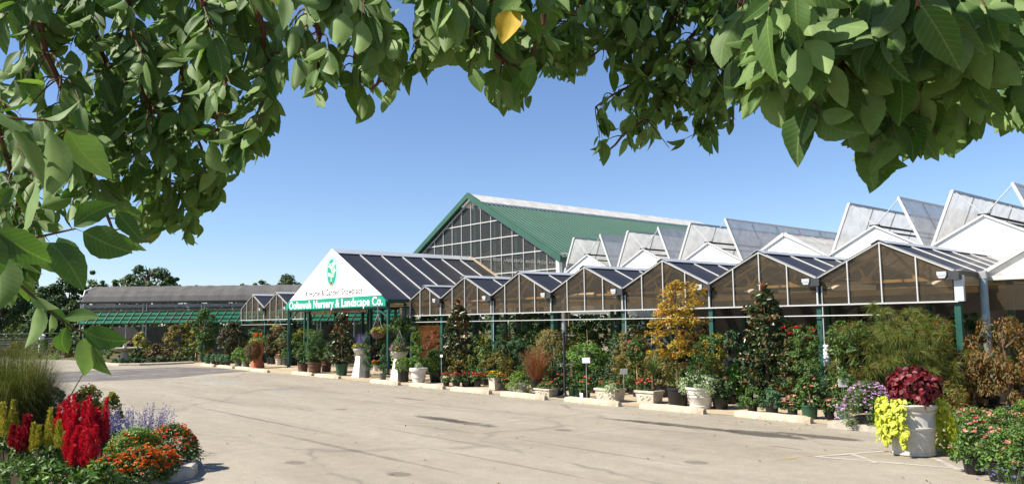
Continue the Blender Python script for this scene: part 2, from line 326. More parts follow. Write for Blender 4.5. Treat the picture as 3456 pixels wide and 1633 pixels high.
class MB:
    """collects vertices and faces for ONE mesh object"""
    def __init__(s): s.v = []; s.f = []; s.uv = []
    def _add(s, vs, fs):
        n = len(s.v); s.v.extend([tuple(map(float, p)) for p in vs]); s.f.extend([tuple(i+n for i in f) for f in fs]); return s
    def box(s, a, b):
        x0, y0, z0 = a; x1, y1, z1 = b
        return s._add([(x0,y0,z0),(x1,y0,z0),(x1,y1,z0),(x0,y1,z0),(x0,y0,z1),(x1,y0,z1),(x1,y1,z1),(x0,y1,z1)],
                      [(0,3,2,1),(4,5,6,7),(0,1,5,4),(1,2,6,5),(2,3,7,6),(3,0,4,7)])
    def bar(s, p, q, w, h=None, up=(0, 0, 1)):
        p = np.array(p, float); q = np.array(q, float); h = h or w
        d = q-p; d /= np.linalg.norm(d); u = np.array(up, float)
        if abs(d @ u) > 0.95: u = np.array([0, 1.0, 0])
        sx = np.cross(d, u); sx /= np.linalg.norm(sx); uy = np.cross(sx, d)
        c = [sx*w/2*i + uy*h/2*j for i, j in ((-1,-1),(1,-1),(1,1),(-1,1))]
        return s._add([p+k for k in c]+[q+k for k in c], [(3,2,1,0),(4,5,6,7),(0,1,5,4),(1,2,6,5),(2,3,7,6),(3,0,4,7)])
    def tube(s, pts, r, n=6, cap=True):
        pts = [np.array(p, float) for p in pts]; rs = r if isinstance(r, (list, tuple, np.ndarray)) else [r]*len(pts)
        vs = []; fs = []; prev = None
        for i, p in enumerate(pts):
            d = pts[min(i+1, len(pts)-1)]-pts[max(i-1, 0)]; d = d/(np.linalg.norm(d)+1e-9)
            a = prev if prev is not None else (np.array([1.0, 0, 0]) if abs(d[0]) < 0.9 else np.array([0, 1.0, 0]))
            a = a-d*(a @ d); a /= np.linalg.norm(a)+1e-9; prev = a; bb = np.cross(d, a)
            for k in range(n):
                t = 2*math.pi*k/n; vs.append(p+(a*math.cos(t)+bb*math.sin(t))*rs[i])
        for i in range(len(pts)-1):
            for k in range(n):
                k2 = (k+1) % n; fs.append((i*n+k, i*n+k2, (i+1)*n+k2, (i+1)*n+k))
        if cap: fs.append(tuple(range(n))[::-1]); fs.append(tuple(len(vs)-n+k for k in range(n)))
        return s._add(vs, fs)
    def lathe(s, prof, n=24, cap0=True, cap1=True, c=(0, 0), square=False, wob=0.0):
        vs = []; fs = []
        for (r, z) in prof:
            for k in range(n):
                t = 2*math.pi*(k+(0.5 if square else 0))/n; rr = r*(1.41421 if square else 1)*(1+wob*math.sin(k*2.3+z*9))
                vs.append((c[0]+rr*math.cos(t), c[1]+rr*math.sin(t), z))
        for i in range(len(prof)-1):
            for k in range(n):
                k2 = (k+1) % n; fs.append((i*n+k, i*n+k2, (i+1)*n+k2, (i+1)*n+k))
        if cap0: fs.append(tuple(range(n))[::-1])
        if cap1: fs.append(tuple(len(vs)-n+k for k in range(n)))
        return s._add(vs, fs)
    def prism(s, poly, off):
        """poly: list of 3d points (flat); off: thickness vector"""
        poly = [np.array(p, float) for p in poly]; off = np.array(off, float); n = len(poly)
        return s._add(poly+[p+off for p in poly], [tuple(range(n)), tuple(range(2*n-1, n-1, -1))]+[(i, i+n, (i+1) % n+n, (i+1) % n) for i in range(n)])
    def build(s, name, mat, parent=None, smooth=False, recalc=True, loc=None):
        me = bpy.data.meshes.new(name); me.from_pydata(s.v, [], s.f)
        if recalc:
            import bmesh
            bm = bmesh.new(); bm.from_mesh(me); bmesh.ops.recalc_face_normals(bm, faces=bm.faces); bm.to_mesh(me); bm.free()
        me.materials.append(MATS[mat])
        if smooth:
            me.polygons.foreach_set('use_smooth', [True]*len(me.polygons))
            try: me.set_sharp_from_angle(angle=R(40))
            except Exception: pass
        o = bpy.data.objects.new(name, me); COL.objects.link(o)
        if parent is not None: o.parent = parent
        if loc is not None: o.location = tuple(map(float, loc))
        return o

def raw_mesh(name, V, Fq, mat, parent=None, uv=None):
    """numpy mesh: V (n,3), Fq (m,k)"""
    me = bpy.data.meshes.new(name); m, k = Fq.shape
    me.vertices.add(len(V)); me.vertices.foreach_set('co', V.astype(np.float32).ravel())
    me.loops.add(m*k); me.loops.foreach_set('vertex_index', Fq.astype(np.int32).ravel())
    me.polygons.add(m); me.polygons.foreach_set('loop_start', np.arange(0, m*k, k, dtype=np.int32))
    try: me.polygons.foreach_set('loop_total', np.full(m, k, dtype=np.int32))
    except Exception: pass
    if uv is not None:
        l = me.uv_layers.new(name='UVMap'); l.data.foreach_set('uv', uv[Fq.ravel()].astype(np.float32).ravel())
    me.update(calc_edges=True); me.validate()
    me.materials.append(MATS[mat])
    o = bpy.data.objects.new(name, me); COL.objects.link(o)
    if parent is not None: o.parent = parent
    return o
def unit(a): return a/(np.linalg.norm(a, axis=-1, keepdims=True)+1e-9)

def leaves(pos, axis, nrm, ln, wd, fold=0.25):
    """4-vertex folded leaves -> V, F(tri)"""
    n = len(pos); axis = unit(axis); side = unit(np.cross(axis, nrm)); nrm = np.cross(side, axis)
    ln = np.broadcast_to(ln, (n,))[:, None]; wd = np.broadcast_to(wd, (n,))[:, None]
    b = pos; t = pos+axis*ln; m = pos+axis*ln*0.45
    l = m-side*wd/2+nrm*wd*fold; r = m+side*wd/2+nrm*wd*fold
    V = np.stack([b, r, t, l], 1).reshape(-1, 3); i = np.arange(n)[:, None]*4
    return V, np.concatenate([i+[0, 1, 2], i+[0, 2, 3]], 0)
def merge(parts):
    Vs = []; Fs = []; k = 0
    for V, Fq in parts: Vs.append(V); Fs.append(Fq+k); k += len(V)
    return np.concatenate(Vs), np.concatenate(Fs)

def rvec(n): return unit(RNG.normal(size=(n, 3)))
def in_shape(shape, n):
    """unit-shape sample: radius 1, z 0..1; returns pos, outward"""
    th = RNG.uniform(0, 2*math.pi, n); u = RNG.uniform(0, 1, n)
    if shape == 'ball':
        d = rvec(n); rr = RNG.uniform(0.45, 1, n)**0.5
        p = d*rr[:, None]; return np.stack([p[:, 0], p[:, 1], p[:, 2]*0.5+0.5], 1), d
    if shape == 'cone':
        z = 1-np.sqrt(u); rr = (1-z)**0.9*(0.55+0.45*np.sqrt(RNG.uniform(0, 1, n)))+0.03
    elif shape == 'magnolia':
        z = RNG.uniform(0, 1, n)**1.1; prof = np.interp(z, [0, 0.12, 0.35, 0.65, 0.88, 1], [0.8, 1, 1.0, 0.85, 0.52, 0.16]); rr = prof*(0.45+0.55*np.sqrt(RNG.uniform(0, 1, n)))
    elif shape == 'spruce':
        z = 1-np.sqrt(u); rr = np.interp(z, [0, 0.1, 0.4, 0.8, 1], [0.85, 1, 0.8, 0.33, 0.03])*(0.8+0.2*RNG.uniform(0, 1, n))
    elif shape == 'mound':
        z = u; rr = np.sqrt(np.clip(1-z**2, 0, 1))*(0.3+0.7*np.sqrt(RNG.uniform(0, 1, n)))
    elif shape == 'weep':
        z = u; rr = np.sqrt(np.clip(1-(z)**2.5, 0, 1))*(0.35+0.65*np.sqrt(RNG.uniform(0, 1, n)))
    elif shape == 'vase':
        z = u; rr = np.interp(z, [0, 0.3, 0.7, 1], [0.3, 0.65, 1, 0.6])*(0.25+0.75*np.sqrt(RNG.uniform(0, 1, n)))
    elif shape == 'layers':                                       # tiered maple
        z = (np.floor(RNG.uniform(0, 5, n))+RNG.normal(0.5, 0.16, n))/5; rr = np.interp(z, [0, 0.25, 0.5, 1], [0.75, 1, 0.85, 0.35])*(0.15+0.85*np.sqrt(RNG.uniform(0, 1, n)))
    else:
        z = u; rr = np.sqrt(RNG.uniform(0.1, 1, n))
    p = np.stack([rr*np.cos(th), rr*np.sin(th), z], 1); o = np.stack([np.cos(th), np.sin(th), np.full(n, 0.35)], 1)
    return p, unit(o)
def crown(shape, n, rx, h, z0, ln, ratio=0.5, clump=0.0, k=0, up=0.4, droop=0.2, ry=None, jit=0.3, c=(0, 0)):
    S = np.array([rx, ry or rx, h])
    if clump and k:
        cp, co = in_shape(shape, k); cs = cp*S; idx = RNG.integers(0, k, n)
        sz = (clump*RNG.uniform(0.6, 1.3, k))[idx][:, None]
        d = rvec(n); off = d*np.cbrt(RNG.uniform(0.05, 1, n))[:, None]*sz*np.array([1, 1, 0.75])
        pos = cs[idx]+off; out = unit(d+0.7*co[idx])
    else:
        p, out = in_shape(shape, n); pos = p*S; pos += RNG.normal(size=(n, 3))*ln*jit
    pos = pos+np.array([c[0], c[1], z0])
    nrm = unit(out+np.array([0, 0, up])+rvec(n)*0.55)
    ax = unit(np.cross(nrm, rvec(n))+out*0.5-np.array([0, 0, droop]))
    L = ln*RNG.uniform(0.65, 1.3, n)
    return leaves(pos-ax*L[:, None]*0.4, ax, nrm, L, L*ratio)
def blades(n, base_r, h, spread, wd, seg=5, droop=0.6, hvar=0.25, z0=0.0, c=(0, 0), lean=None):
    th = RNG.uniform(0, 2*math.pi, n); rr = base_r*np.sqrt(RNG.uniform(0, 1, n))
    b = np.stack([c[0]+rr*np.cos(th), c[1]+rr*np.sin(th), np.full(n, z0)], 1)
    th2 = th+RNG.normal(0, 0.5, n); d = np.stack([np.cos(th2), np.sin(th2), np.zeros(n)], 1)
    H = h*RNG.uniform(1-hvar, 1+hvar*0.4, n); S = spread*RNG.uniform(0.1, 1, n)
    sd = np.stack([-np.sin(th2), np.cos(th2), np.zeros(n)], 1)
    rows = []
    for i in range(seg+1):
        t = i/seg; out = S*t**1.6; z = H*(t-droop*(S/(spread+1e-6))*t**3*0.6)
        p = b+d*out[:, None]+np.array([0, 0, 1.0])*z[:, None]
        if lean is not None: p = p+np.array(lean)*(t**1.5)*H[:, None]
        wv = wd*(1-t*0.85)
        rows.append(p-sd*wv/2); rows.append(p+sd*wv/2)
    V = np.stack(rows, 1).reshape(-1, 3); m = 2*(seg+1); i0 = np.arange(n)[:, None]*m
    Fq = np.concatenate([i0+[2*i, 2*i+1, 2*i+3] for i in range(seg)]+[i0+[2*i, 2*i+3, 2*i+2] for i in range(seg)], 0)
    return V, Fq
def heads(centers, r, petals=7, up=0.6):
    """flower heads: rosettes of petals round each centre"""
    c = np.repeat(np.asarray(centers, float), petals, 0); n = len(c)
    d = rvec(n); d[:, 2] = np.abs(d[:, 2])*up
    return leaves(c, d, unit(rvec(n)+np.array([0, 0, 1.2])), r*RNG.uniform(0.7, 1.2, n), r*0.95, 0.1)
def on_shape(shape, n, rx, h, z0, ry=None, zmin=0.25, c=(0, 0)):
    p, o = in_shape(shape, n*6); rr = np.linalg.norm(p[:, :2], axis=1)
    key = rr+p[:, 2]*0.9; idx = np.argsort(-key+RNG.uniform(0, 0.35, len(key)))
    p = p[idx]; p = p[p[:, 2] > zmin][:n]
    return p*np.array([rx, ry or rx, h])*1.03+np.array([c[0], c[1], z0])

# ================================================================== SETTING
def sheet(name, pts, z, mat, kind='structure', thick=0.0):
    m = MB()
    if thick: m.prism([(p[0], p[1], z-thick) for p in pts], (0, 0, thick))
    else: m._add([(p[0], p[1], z) for p in pts], [tuple(range(len(pts)))])
    o = m.build(name, mat, recalc=bool(thick)); return setp(o, kind=kind)
sheet('ground', [(-1200, -1200), (1200, -1200), (1200, 1200), (-1200, 1200)], -0.03, 'earth')
lot = [(-90, -30), (30, -30), (30, 15.05), (-46.9, 15.05)] + [tuple(gp(650, 1226)[:2]), tuple(gp(332, 1229)[:2]), tuple(gp(318, 1219)[:2]), tuple(gp(230, 1214)[:2]), tuple(gp(40, 1212)[:2]), (-95, 2)]
sheet('parking_lot', lot, 0.0, 'asphalt')
sheet('pavement', [(-47, 15.0), (30, 15.0), (30, 25.4), (-47, 25.4)], 0.006, 'concrete_tan')
sheet('greenhouse_floor', [(-47, 19.0), (12, 19.0), (12, 48), (-47, 48)], 0.012, 'gravel')
sheet('dark_lot_patch', [gp(*p)[:2] for p in [(120, 1258), (420, 1246), (600, 1238), (690, 1240), (860, 1250), (700, 1262), (600, 1273), (400, 1283), (120, 1293)]], 0.004, 'lot_patch_tone')  # darker patch laid over the lot at far left
def stripe(p, q, wd, mat='paint_white_worn', z=0.008):
    p = np.array(p[:2]); q = np.array(q[:2]); d = (q-p)/np.linalg.norm(q-p); n = np.array([-d[1], d[0]])*wd/2
    return [p-n, q-n, q+n, p+n]
def stripes(name, lst, mat, wd=0.1, z=0.008):
    m = MB()
    for i, (p, q) in enumerate(lst): m._add([(x, y, z+0.0012*i) for x, y in stripe(p, q, wd)], [(0, 1, 2, 3)])
    return setp(m.build(name, mat, recalc=False), kind='structure')
G2 = lambda x, y: gp(x, y)[:2]
stripes('parking_line_marking', [((u, 14.95), (u, 10.2)) for u in (-10.55, -12.85, -15.3, -17.75, -20.3, -22.9, -25.5, -28.1, -31.0)], 'paint_white_worn')
stripes('bay_line_marking', [(G2(164, 1269), G2(383, 1259)), (G2(356, 1272), G2(808, 1248)), (G2(544, 1281), G2(850, 1262)), (G2(300, 1258), G2(560, 1245)), (G2(170, 1283), G2(330, 1278))], 'paint_white', 0.2)
stripes('corner_line_marking', [(G2(2752, 1541), G2(3290, 1586)), (G2(2752, 1541), G2(2985, 1523)), (G2(2868, 1530), G2(2955, 1563)), (G2(3150, 1545), G2(3240, 1590))], 'paint_white', 0.09)
stripes('yellow_line_marking', [(G2(2600, 1440), G2(2830, 1430)), (G2(2560, 1560), G2(2790, 1530))], 'paint_yellow', 0.08)
m = MB()
for x, y, rx in ((690, 1283, 38), (762, 1292, 46), (950, 1320, 55)):
    c = gp(x, y); k = mpp(c)
    pts = []
    for t in range(14):
        a = 2*math.pi*t/14; q = gp(x+rx*math.cos(a)*(0.85+0.3*random.random()), y+6*math.sin(a)); pts.append((q[0], q[1], 0.0075))
    m._add(pts, [tuple(range(14))])
setp(m.build('blue_pavement_marking', 'paint_blue', recalc=False), kind='structure')
def kerb(name, pts, w_, h, mat, closed=False):
    m = MB(); n = len(pts)
    P2 = [np.array(p[:2], float) for p in pts]; L = []; Rr = []
    for i in range(n):
        a = P2[i-1] if (closed or i) else P2[i]; b = P2[(i+1) % n] if (closed or i < n-1) else P2[i]
        d = (b-a)/np.linalg.norm(b-a); nn = np.array([-d[1], d[0]]); L.append(P2[i]); Rr.append(P2[i]+nn*w_)
    vs = []; fs = []
    for l, r in zip(L, Rr):
        e = (r-l)*0.15; vs += [(*l, -0.02), (*l, h-0.03), (*(l+e), h), (*(r-e), h), (*r, h-0.02), (*r, -0.02)]
    for i in range(n if closed else n-1):
        j = (i+1) % n
        for k in range(5): fs.append((i*6+k, i*6+k+1, j*6+k+1, j*6+k))
    if not closed: fs.append(tuple(range(6))); fs.append(tuple(range(6*n-1, 6*n-7, -1)))
    m._add(vs, fs); return setp(m.build(name, mat, smooth=False), kind='structure')
kerb('far_kerb', [gp(*p) for p in [(655, 1226), (560, 1230), (470, 1233), (400, 1234), (352, 1232), (330, 1228), (322, 1222), (330, 1214)]], -0.35, 0.12, 'stop_concrete')

# ================================================================== GREENHOUSES
D, B, WB = 18.74, 25.6, 3.211
VL = lambda k: -29.328 + k*WB
ZS, ZV, ZP = 2.40, 3.07, 3.84
def greenhouse_row(root, vs, Y0, Y1, skip_pane=False, roofmat='smoke_roof', panemat='smoke_panel', mull=(0.25, 0.5, 0.75), bracket=True, posts=True):
    slope = (ZP-ZV)/(WB/2)
    for i in range(len(vs)-1):
        ul, ur = vs[i], vs[i+1]; um = (ul+ur)/2; zp = ZV+slope*(ur-ul)/2
        fr = MB()
        fr.bar((ul, Y0, ZV), (um, Y0, zp), 0.042, 0.05); fr.bar((um, Y0, zp), (ur, Y0, ZV), 0.042, 0.05)
        for t in (mull if ur-ul > 2.5 else (0.34, 0.67)):
            u = ul+(ur-ul)*t; zt = zp-slope*abs(u-um)
            fr.bar((u, Y0+0.002, ZS), (u, Y0+0.002, zt), 0.028, 0.05, (0, 1, 0))
        fr.bar((ul, Y0+0.003, ZS), (ul, Y0+0.003, ZV), 0.04, 0.05, (0, 1, 0))
        g = fr.build('gable', 'alu_white', root)
        MB()._add([(ul, Y0+0.03, ZS), (ur, Y0+0.03, ZS), (ur, Y0+0.03, ZV), (um, Y0+0.03, zp-0.03), (ul, Y0+0.03, ZV)], [(0, 1, 2, 3, 4)]).build('gable_pane', panemat, g, recalc=False)
        for s, ue in ((-1, ul), (1, ur)):
            rp = MB()._add([(um, Y0-0.04, zp+0.02), (ue, Y0-0.04, ZV+0.02), (ue, Y1, ZV+0.02), (um, Y1, zp+0.02)], [(0, 1, 2, 3)]).build('roof_panel', roofmat, root, recalc=False)
            y = Y0+1.25
            while y < Y1-0.2: MB().bar((um, y, zp+0.035), (ue, y, ZV+0.035), 0.03, 0.03).build('glazing_bar', 'alu_white', rp); y += 1.25
        rc = MB()
        for s in (-1, 1):
            e = (ur-ul)/2*0.13
            rc.prism([(um, Y0-0.06, zp+0.05), (um+s*e, Y0-0.06, zp+0.05-slope*e), (um+s*e, Y1-0.02, zp+0.05-slope*e), (um, Y1-0.02, zp+0.05)], (0, 0, 0.012))
        rc.build('ridge_cap', 'alu_grey', root)
        tr = MB(); yt = Y0+0.55
        tr.bar((ul+0.1, yt, 2.93), (ur-0.1, yt, 2.93), 0.06, 0.07)
        tr.bar((ul+0.1, yt, ZV-0.08), (um, yt, zp-0.1), 0.06); tr.bar((um, yt, zp-0.1), (ur-0.1, yt, ZV-0.08), 0.06)
        if ur-ul > 2.5:
            for s in (-1, 1):
                tr.bar((um, yt+0.02, zp-0.14), (um+s*0.62, yt+0.02, 2.97), 0.05); tr.bar((um+s*0.62, yt+0.02, 2.97), (um+s*0.8, yt+0.02, zp-slope*0.8-0.1), 0.05)
                tr.box((um+s*0.62-0.13, yt-0.01, 2.9), (um+s*0.62+0.13, yt+0.05, 3.06))
        tr.build('truss', 'beam_tan', root)
    for i, u in enumerate(vs):
        MB().box((u-0.07, Y0+0.0, ZV-0.1), (u+0.07, Y1, ZV+0.005)).build('gutter', 'gutter_dark', root)
        if bracket and i > 0:
            m = MB(); m.box((u-0.3, Y0-0.2, ZV-0.1), (u-0.1, Y0-0.04, ZV-0.015)); m.prism([(u-0.3, Y0-0.19, ZV-0.1), (u-0.26, Y0-0.19, ZV-0.16), (u-0.14, Y0-0.19, ZV-0.16), (u-0.1, Y0-0.19, ZV-0.1)], (0, 0.14, 0))
            gbk = m.build('gutter_spout', 'alu_grey', root)
            MB().box((u-0.12, Y0-0.16, ZV-0.2), (u+0.14, Y0-0.05, ZV-0.01)).build('gutter_end', 'gutter_dark', root)
        if posts:
            for y in (Y0+0.09, (Y0+Y1)/2, Y1-0.2):
                MB().box((u-0.065, y-0.06, 0), (u+0.065, y+0.06, ZV-0.1)).build('post', 'post_green', root)
    m = MB(); m.box((vs[0], Y0-0.045, ZS-0.02), (vs[-1]+0.05, Y0+0.045, ZS+0.015)); m.build('sill_rail', 'alu_white', root)
    MB().tube([(vs[0]+0.1, Y0-0.05, 2.13), (vs[-1]-1.6, Y0-0.05, 2.13)], 0.014, 8).build('water_pipe', 'alu_white', root)
    MB().box((vs[0], Y0+1.35, 2.62), (vs[-1], Y0+1.42, 2.76)).build('beam', 'beam_tan', root)
    MB().box((vs[0], Y0+3.4, 2.75), (vs[-1], Y0+3.47, 2.86)).build('beam', 'beam_tan', root)

gh = thing('greenhouse', 'row of smoky panelled greenhouse bays with zigzag gables facing the car park', 'greenhouse', (VL(1), D, 0))
gh.location = (0, 0, 0)
vs = [-28.30]+[VL(k) for k in range(1, 8)]
greenhouse_row(gh, vs, D, B-0.03)
# corner end of the row: pale corner panel, side wall and white downpipe
u7 = VL(7)
m = MB(); m.box((u7-0.02, D-0.03, ZS), (u7+0.17, D+0.06, ZV-0.1)); m.build('corner_panel', 'alu_grey', gh)
MB()._add([(u7+0.08, D+0.07, ZS), (u7+0.08, B, ZS), (u7+0.08, B, ZV), (u7+0.08, D+0.07, ZV)], [(0, 1, 2, 3)]).build('side_pane', 'smoke_panel', gh, recalc=False)
m = MB()
for i in range(13):
    z = 0.25+i*0.09; m.lathe([(0.062, z), (0.075, z+0.03), (0.075, z+0.06), (0.062, z+0.09)], 12, c=(VL(6)+0.17, D-0.02))
m.build('ribbed_downpipe', 'white_panel', gh, smooth=True)
for k in (2, 4, 6): MB().tube([(VL(k)+0.12, D-0.0, 0.3), (VL(k)+0.12, D-0.0, ZV-0.2)], 0.018, 6).build('conduit', 'alu_grey', gh)
MB().tube([(VL(3)+0.28, D+0.35, 0.0), (VL(3)+0.28, D+0.35, 2.75), (VL(3)+0.36, D+0.35, 2.9), (VL(3)+0.6, D+0.36, 2.94), (VL(3)+1.6, D+0.5, 2.94)], 0.1, 14).build('flue_pipe', 'steel', gh, smooth=True)

lh = thing('greenhouse', 'small twin gabled greenhouse with dark roof left of the white sign gable', 'greenhouse')
greenhouse_row(lh, [-46.27, -43.06, -39.85, -37.75], D, B+2)

# set-back bay at the right edge
rb = thing('greenhouse', 'set back pale greenhouse bay with white gable edge at the right end', 'greenhouse')
Yr = 20.12; ul, ur = u7+0.1, u7+0.1+WB; um = (ul+ur)/2
for j in range(3):
    a, b_ = ul+j*WB, ur+j*WB; mm = (a+b_)/2
    fr = MB(); fr.bar((a, Yr, ZV-0.02), (mm, Yr, 3.95), 0.09, 0.08); fr.bar((mm, Yr, 3.95), (b_, Yr, ZV-0.02), 0.09, 0.08); fr.bar((mm, Yr, 2.95), (mm, Yr, 3.95), 0.05)
    g = fr.build('gable', 'alu_white', rb)
    MB()._add([(a, Yr+0.04, 2.95), (b_, Yr+0.04, 2.95), (b_, Yr+0.04, ZV), (mm, Yr+0.04, 3.92), (a, Yr+0.04, ZV)], [(0, 1, 2, 3, 4)]).build('gable_pane', 'vent_fabric', g, recalc=False)
    for ue in (a, b_): MB()._add([(mm, Yr-0.05, 3.97), (ue, Yr-0.05, ZV+0.01), (ue, B, ZV+0.01), (mm, B, 3.97)], [(0, 1, 2, 3)]).build('roof_panel', 'vent_fabric', rb, recalc=False)
    MB().box((a, Yr-0.04, 2.88), (b_, Yr+0.05, 2.96)).build('sill_rail', 'alu_white', rb)
    MB().box((a-0.08, Yr-0.1, ZV-0.12), (a+0.08, B, ZV+0.0)).build('gutter', 'gutter_dark', rb)
    MB().box((a-0.1, Yr-0.22, ZV-0.15), (a+0.13, Yr-0.1, ZV+0.02)).build('gutter_end', 'steel', rb)
    MB().tube([(a+0.04, Yr-0.13, 0), (a+0.04, Yr-0.13, ZV-0.14)], 0.085, 16).build('post', 'post_pale', rb, smooth=True)
    MB()._add([(a, Yr+0.06, 2.2), (b_, Yr+0.06, 2.2), (b_, Yr+0.06, 2.88), (a, Yr+0.06, 2.88)], [(0, 1, 2, 3)]).build('wall_pane', 'smoke_panel', rb, recalc=False)

# raised greenhouse behind with open roof vents
ob = thing('greenhouse', 'taller white gabled greenhouse behind with its roof vents standing open', 'greenhouse')
ZG2, ZP2 = 4.17, 5.02
YE = B+14.0
opens = {2: 'LR', 3: 'LR', 4: 'LR', 5: '', 6: 'LR', 7: 'LR', 8: 'LR'}
for k in range(2, 9):
    ul, ur = VL(k-1), VL(k); um = (ul+ur)/2
    MB().prism([(ul+0.02, B+0.02, 3.0), (ur-0.02, B+0.02, 3.0), (ur-0.02, B+0.02, ZG2), (um, B+0.02, ZP2), (ul+0.02, B+0.02, ZG2)], (0, 0.05, 0)).build('gable_wall', 'white_panel', ob)
    m = MB(); m.bar((ul, B-0.02, ZG2), (um, B-0.02, ZP2), 0.05, 0.06); m.bar((um, B-0.02, ZP2), (ur, B-0.02, ZG2), 0.05, 0.06); m.build('rafter', 'alu_white', ob)
    m = MB(); m.box((um-0.03, B+0.1, ZP2-0.02), (um+0.03, YE, ZP2+0.04)); m.box((um-0.16, B-0.03, ZP2+0.0), (um+0.16, B+0.06, ZP2+0.045)); m.build('ridge_purlin', 'metal_dark', ob)
    m = MB(); m.box((um+0.5, B+0.1, ZP2-0.3), (um+0.54, YE, ZP2-0.25)); m.build('purlin', 'metal_dark', ob)
    for s, ue in ((-1, ul), (1, ur)):
        side = 'L' if s < 0 else 'R'
        h = np.array([ue-s*0.12, 0, ZG2+0.03])
        if side in opens[k]: t = np.array([ue-s*0.80, 0, ZG2+1.68])
        else: t = np.array([um+s*0.02, 0, ZP2+0.06])
        Y_ = np.array([0, 1.0, 0]); fr = MB()
        y0, y1 = B+0.0, YE
        fr.bar(h+Y_*y0, t+Y_*y0, 0.09, 0.07, (0, 1, 0)); fr.bar(h+Y_*y1, t+Y_*y1, 0.09, 0.07, (0, 1, 0))
        fr.bar(t+Y_*y0, t+Y_*y1, 0.07, 0.06); fr.bar(h+Y_*y0, h+Y_*y1, 0.05)
        nb = 8
        for i in range(1, nb):
            y = y0+(y1-y0)*i/nb; fr.bar(h+Y_*y, t+Y_*y, 0.04, 0.035, (0, 1, 0))
        v = fr.build('roof_vent', 'alu_white', ob)
        # fabric cover with shallow billows
        nx, ny = 6, 40; nrm = np.array([t[2]-h[2], 0, -(t[0]-h[0])]); nrm /= np.linalg.norm(nrm); vv = []; ff = []
        for j in range(ny+1):
            for i in range(nx+1):
                a = i/nx; y = y0+0.05+(y1-y0-0.1)*j/ny
                bil = -0.03*math.sin(math.pi*a)*(1+0.8*math.sin(j*1.9+k+3*a))+0.012*math.sin(j*3.1+i*1.3)
                p = h+(t-h)*a+Y_*y+nrm*bil*s*-1; vv.append(p)
        for j in range(ny):
            for i in range(nx): a = j*(nx+1)+i; ff.append((a, a+1, a+nx+2, a+nx+1))
        MB()._add(vv, ff).build('vent_cover', 'vent_fabric', v, recalc=False, smooth=True)
        if side in opens[k]:
            for y in (B+0.06, B+4.6, B+9.2): MB().tube([(um, y, ZP2), t+Y_*(y+0.02)], 0.018, 6).build('strut', 'alu_white', ob)
for k in range(1, 9):
    u = VL(k); MB().box((u-0.11, B+0.02, ZG2-0.12), (u+0.11, YE, ZG2+0.03)).build('gutter', 'alu_grey', ob)
    for y in (B+0.2, B+7, YE-0.1): MB().box((u-0.06, y-0.06, 0), (u+0.06, y+0.06, ZG2-0.12)).build('post', 'post_green', ob)
MB().box((VL(3), B+0.1, 0.0), (VL(8)+3, B+0.14, 2.98)).build('darkening_screen', 'shade_cloth', ob)  # added dark screen, hides the sunlit back row so the front bays look dark
MB()._add([(VL(1), YE, 1.2), (VL(8), YE, 1.2), (VL(8), YE, ZG2), (VL(1), YE, ZG2)], [(0, 1, 2, 3)]).build('back_wall', 'smoke_panel', ob, recalc=False)

# ------------------------------------------------------------------ glass fronted main building with green ribbed roof
mb = thing('garden_building', 'tall glass gabled garden building with green ribbed metal roof', 'building')
UR, HW, ZR, ZE = -32.88, 6.58, 8.80, 5.17
YB0, YB1 = B-0.28, B+20.0
sl_ = (ZR-ZE)/HW
for s in (-1, 1):
    rf = MB(); prof = []; y = YB0+0.12
    while y < YB1:
        prof += [(y, 0.0), (y+0.20, 0.0), (y+0.225, 0.045), (y+0.275, 0.045), (y+0.30, 0.0)]; y += 0.30
    e0, e1 = 1.0, HW+0.3; vv = []; ff = []
    for (yy, hh) in prof:
        vv += [(UR+s*e0, yy, ZR-sl_*e0+hh), (UR+s*e1, yy, ZR-sl_*e1+hh)]
    for i in range(len(prof)-1): ff.append((2*i, 2*i+1, 2*i+3, 2*i+2))
    rf._add(vv, ff); rfo = rf.build('roof', 'roof_green', mb, recalc=False)
    sk = MB(); sk.prism([(UR, YB0+0.1, ZR+0.0), (UR+s*1.12, YB0+0.1, ZR-sl_*1.12+0.06), (UR+s*1.12, YB1, ZR-sl_*1.12+0.06), (UR, YB1, ZR+0.0)], (0, 0, 0.05)); sk.build('ridge_skylight', 'skylight', mb)
    m = MB(); y = YB0+1.6
    while y < YB1: m.bar((UR+s*0.02, y, ZR+0.06), (UR+s*1.1, y, ZR-sl_*1.1+0.12), 0.03, 0.02); y += 1.5
    m.bar((UR+s*1.13, YB0+0.2, ZR-sl_*1.13+0.035), (UR+s*1.13, YB1, ZR-sl_*1.13+0.035), 0.05, 0.05); m.build('skylight_bar', 'alu_grey', mb)
    m = MB(); m.prism([(UR, YB0, ZR+0.1), (UR+s*(HW+0.35), YB0, ZR-sl_*(HW+0.35)+0.1), (UR+s*(HW+0.35), YB0, ZR-sl_*(HW+0.35)-0.2), (UR, YB0, ZR-0.2)], (0, 0.14, 0)); m.build('rake_trim', 'roof_green', mb)
    MB().box((UR+s*(HW+0.3)-0.06, YB0+0.14, ZR-sl_*(HW+0.3)-0.14), (UR+s*(HW+0.3)+0.06, YB1, ZR-sl_*(HW+0.3)+0.02)).build('eave_gutter', 'roof_green', mb)
    uw = UR+s*HW
    MB()._add([(uw, B+0.1, 2.6), (uw, YB1, 2.6), (uw, YB1, ZE+0.1), (uw, B+0.1, ZE+0.1)], [(0, 1, 2, 3)]).build('side_wall', 'pale_panel', mb, recalc=False)
    MB().box((uw-0.1, B-0.12, 0), (uw+0.1, B+0.09, ZE)).build('corner_post', 'white_panel', mb)
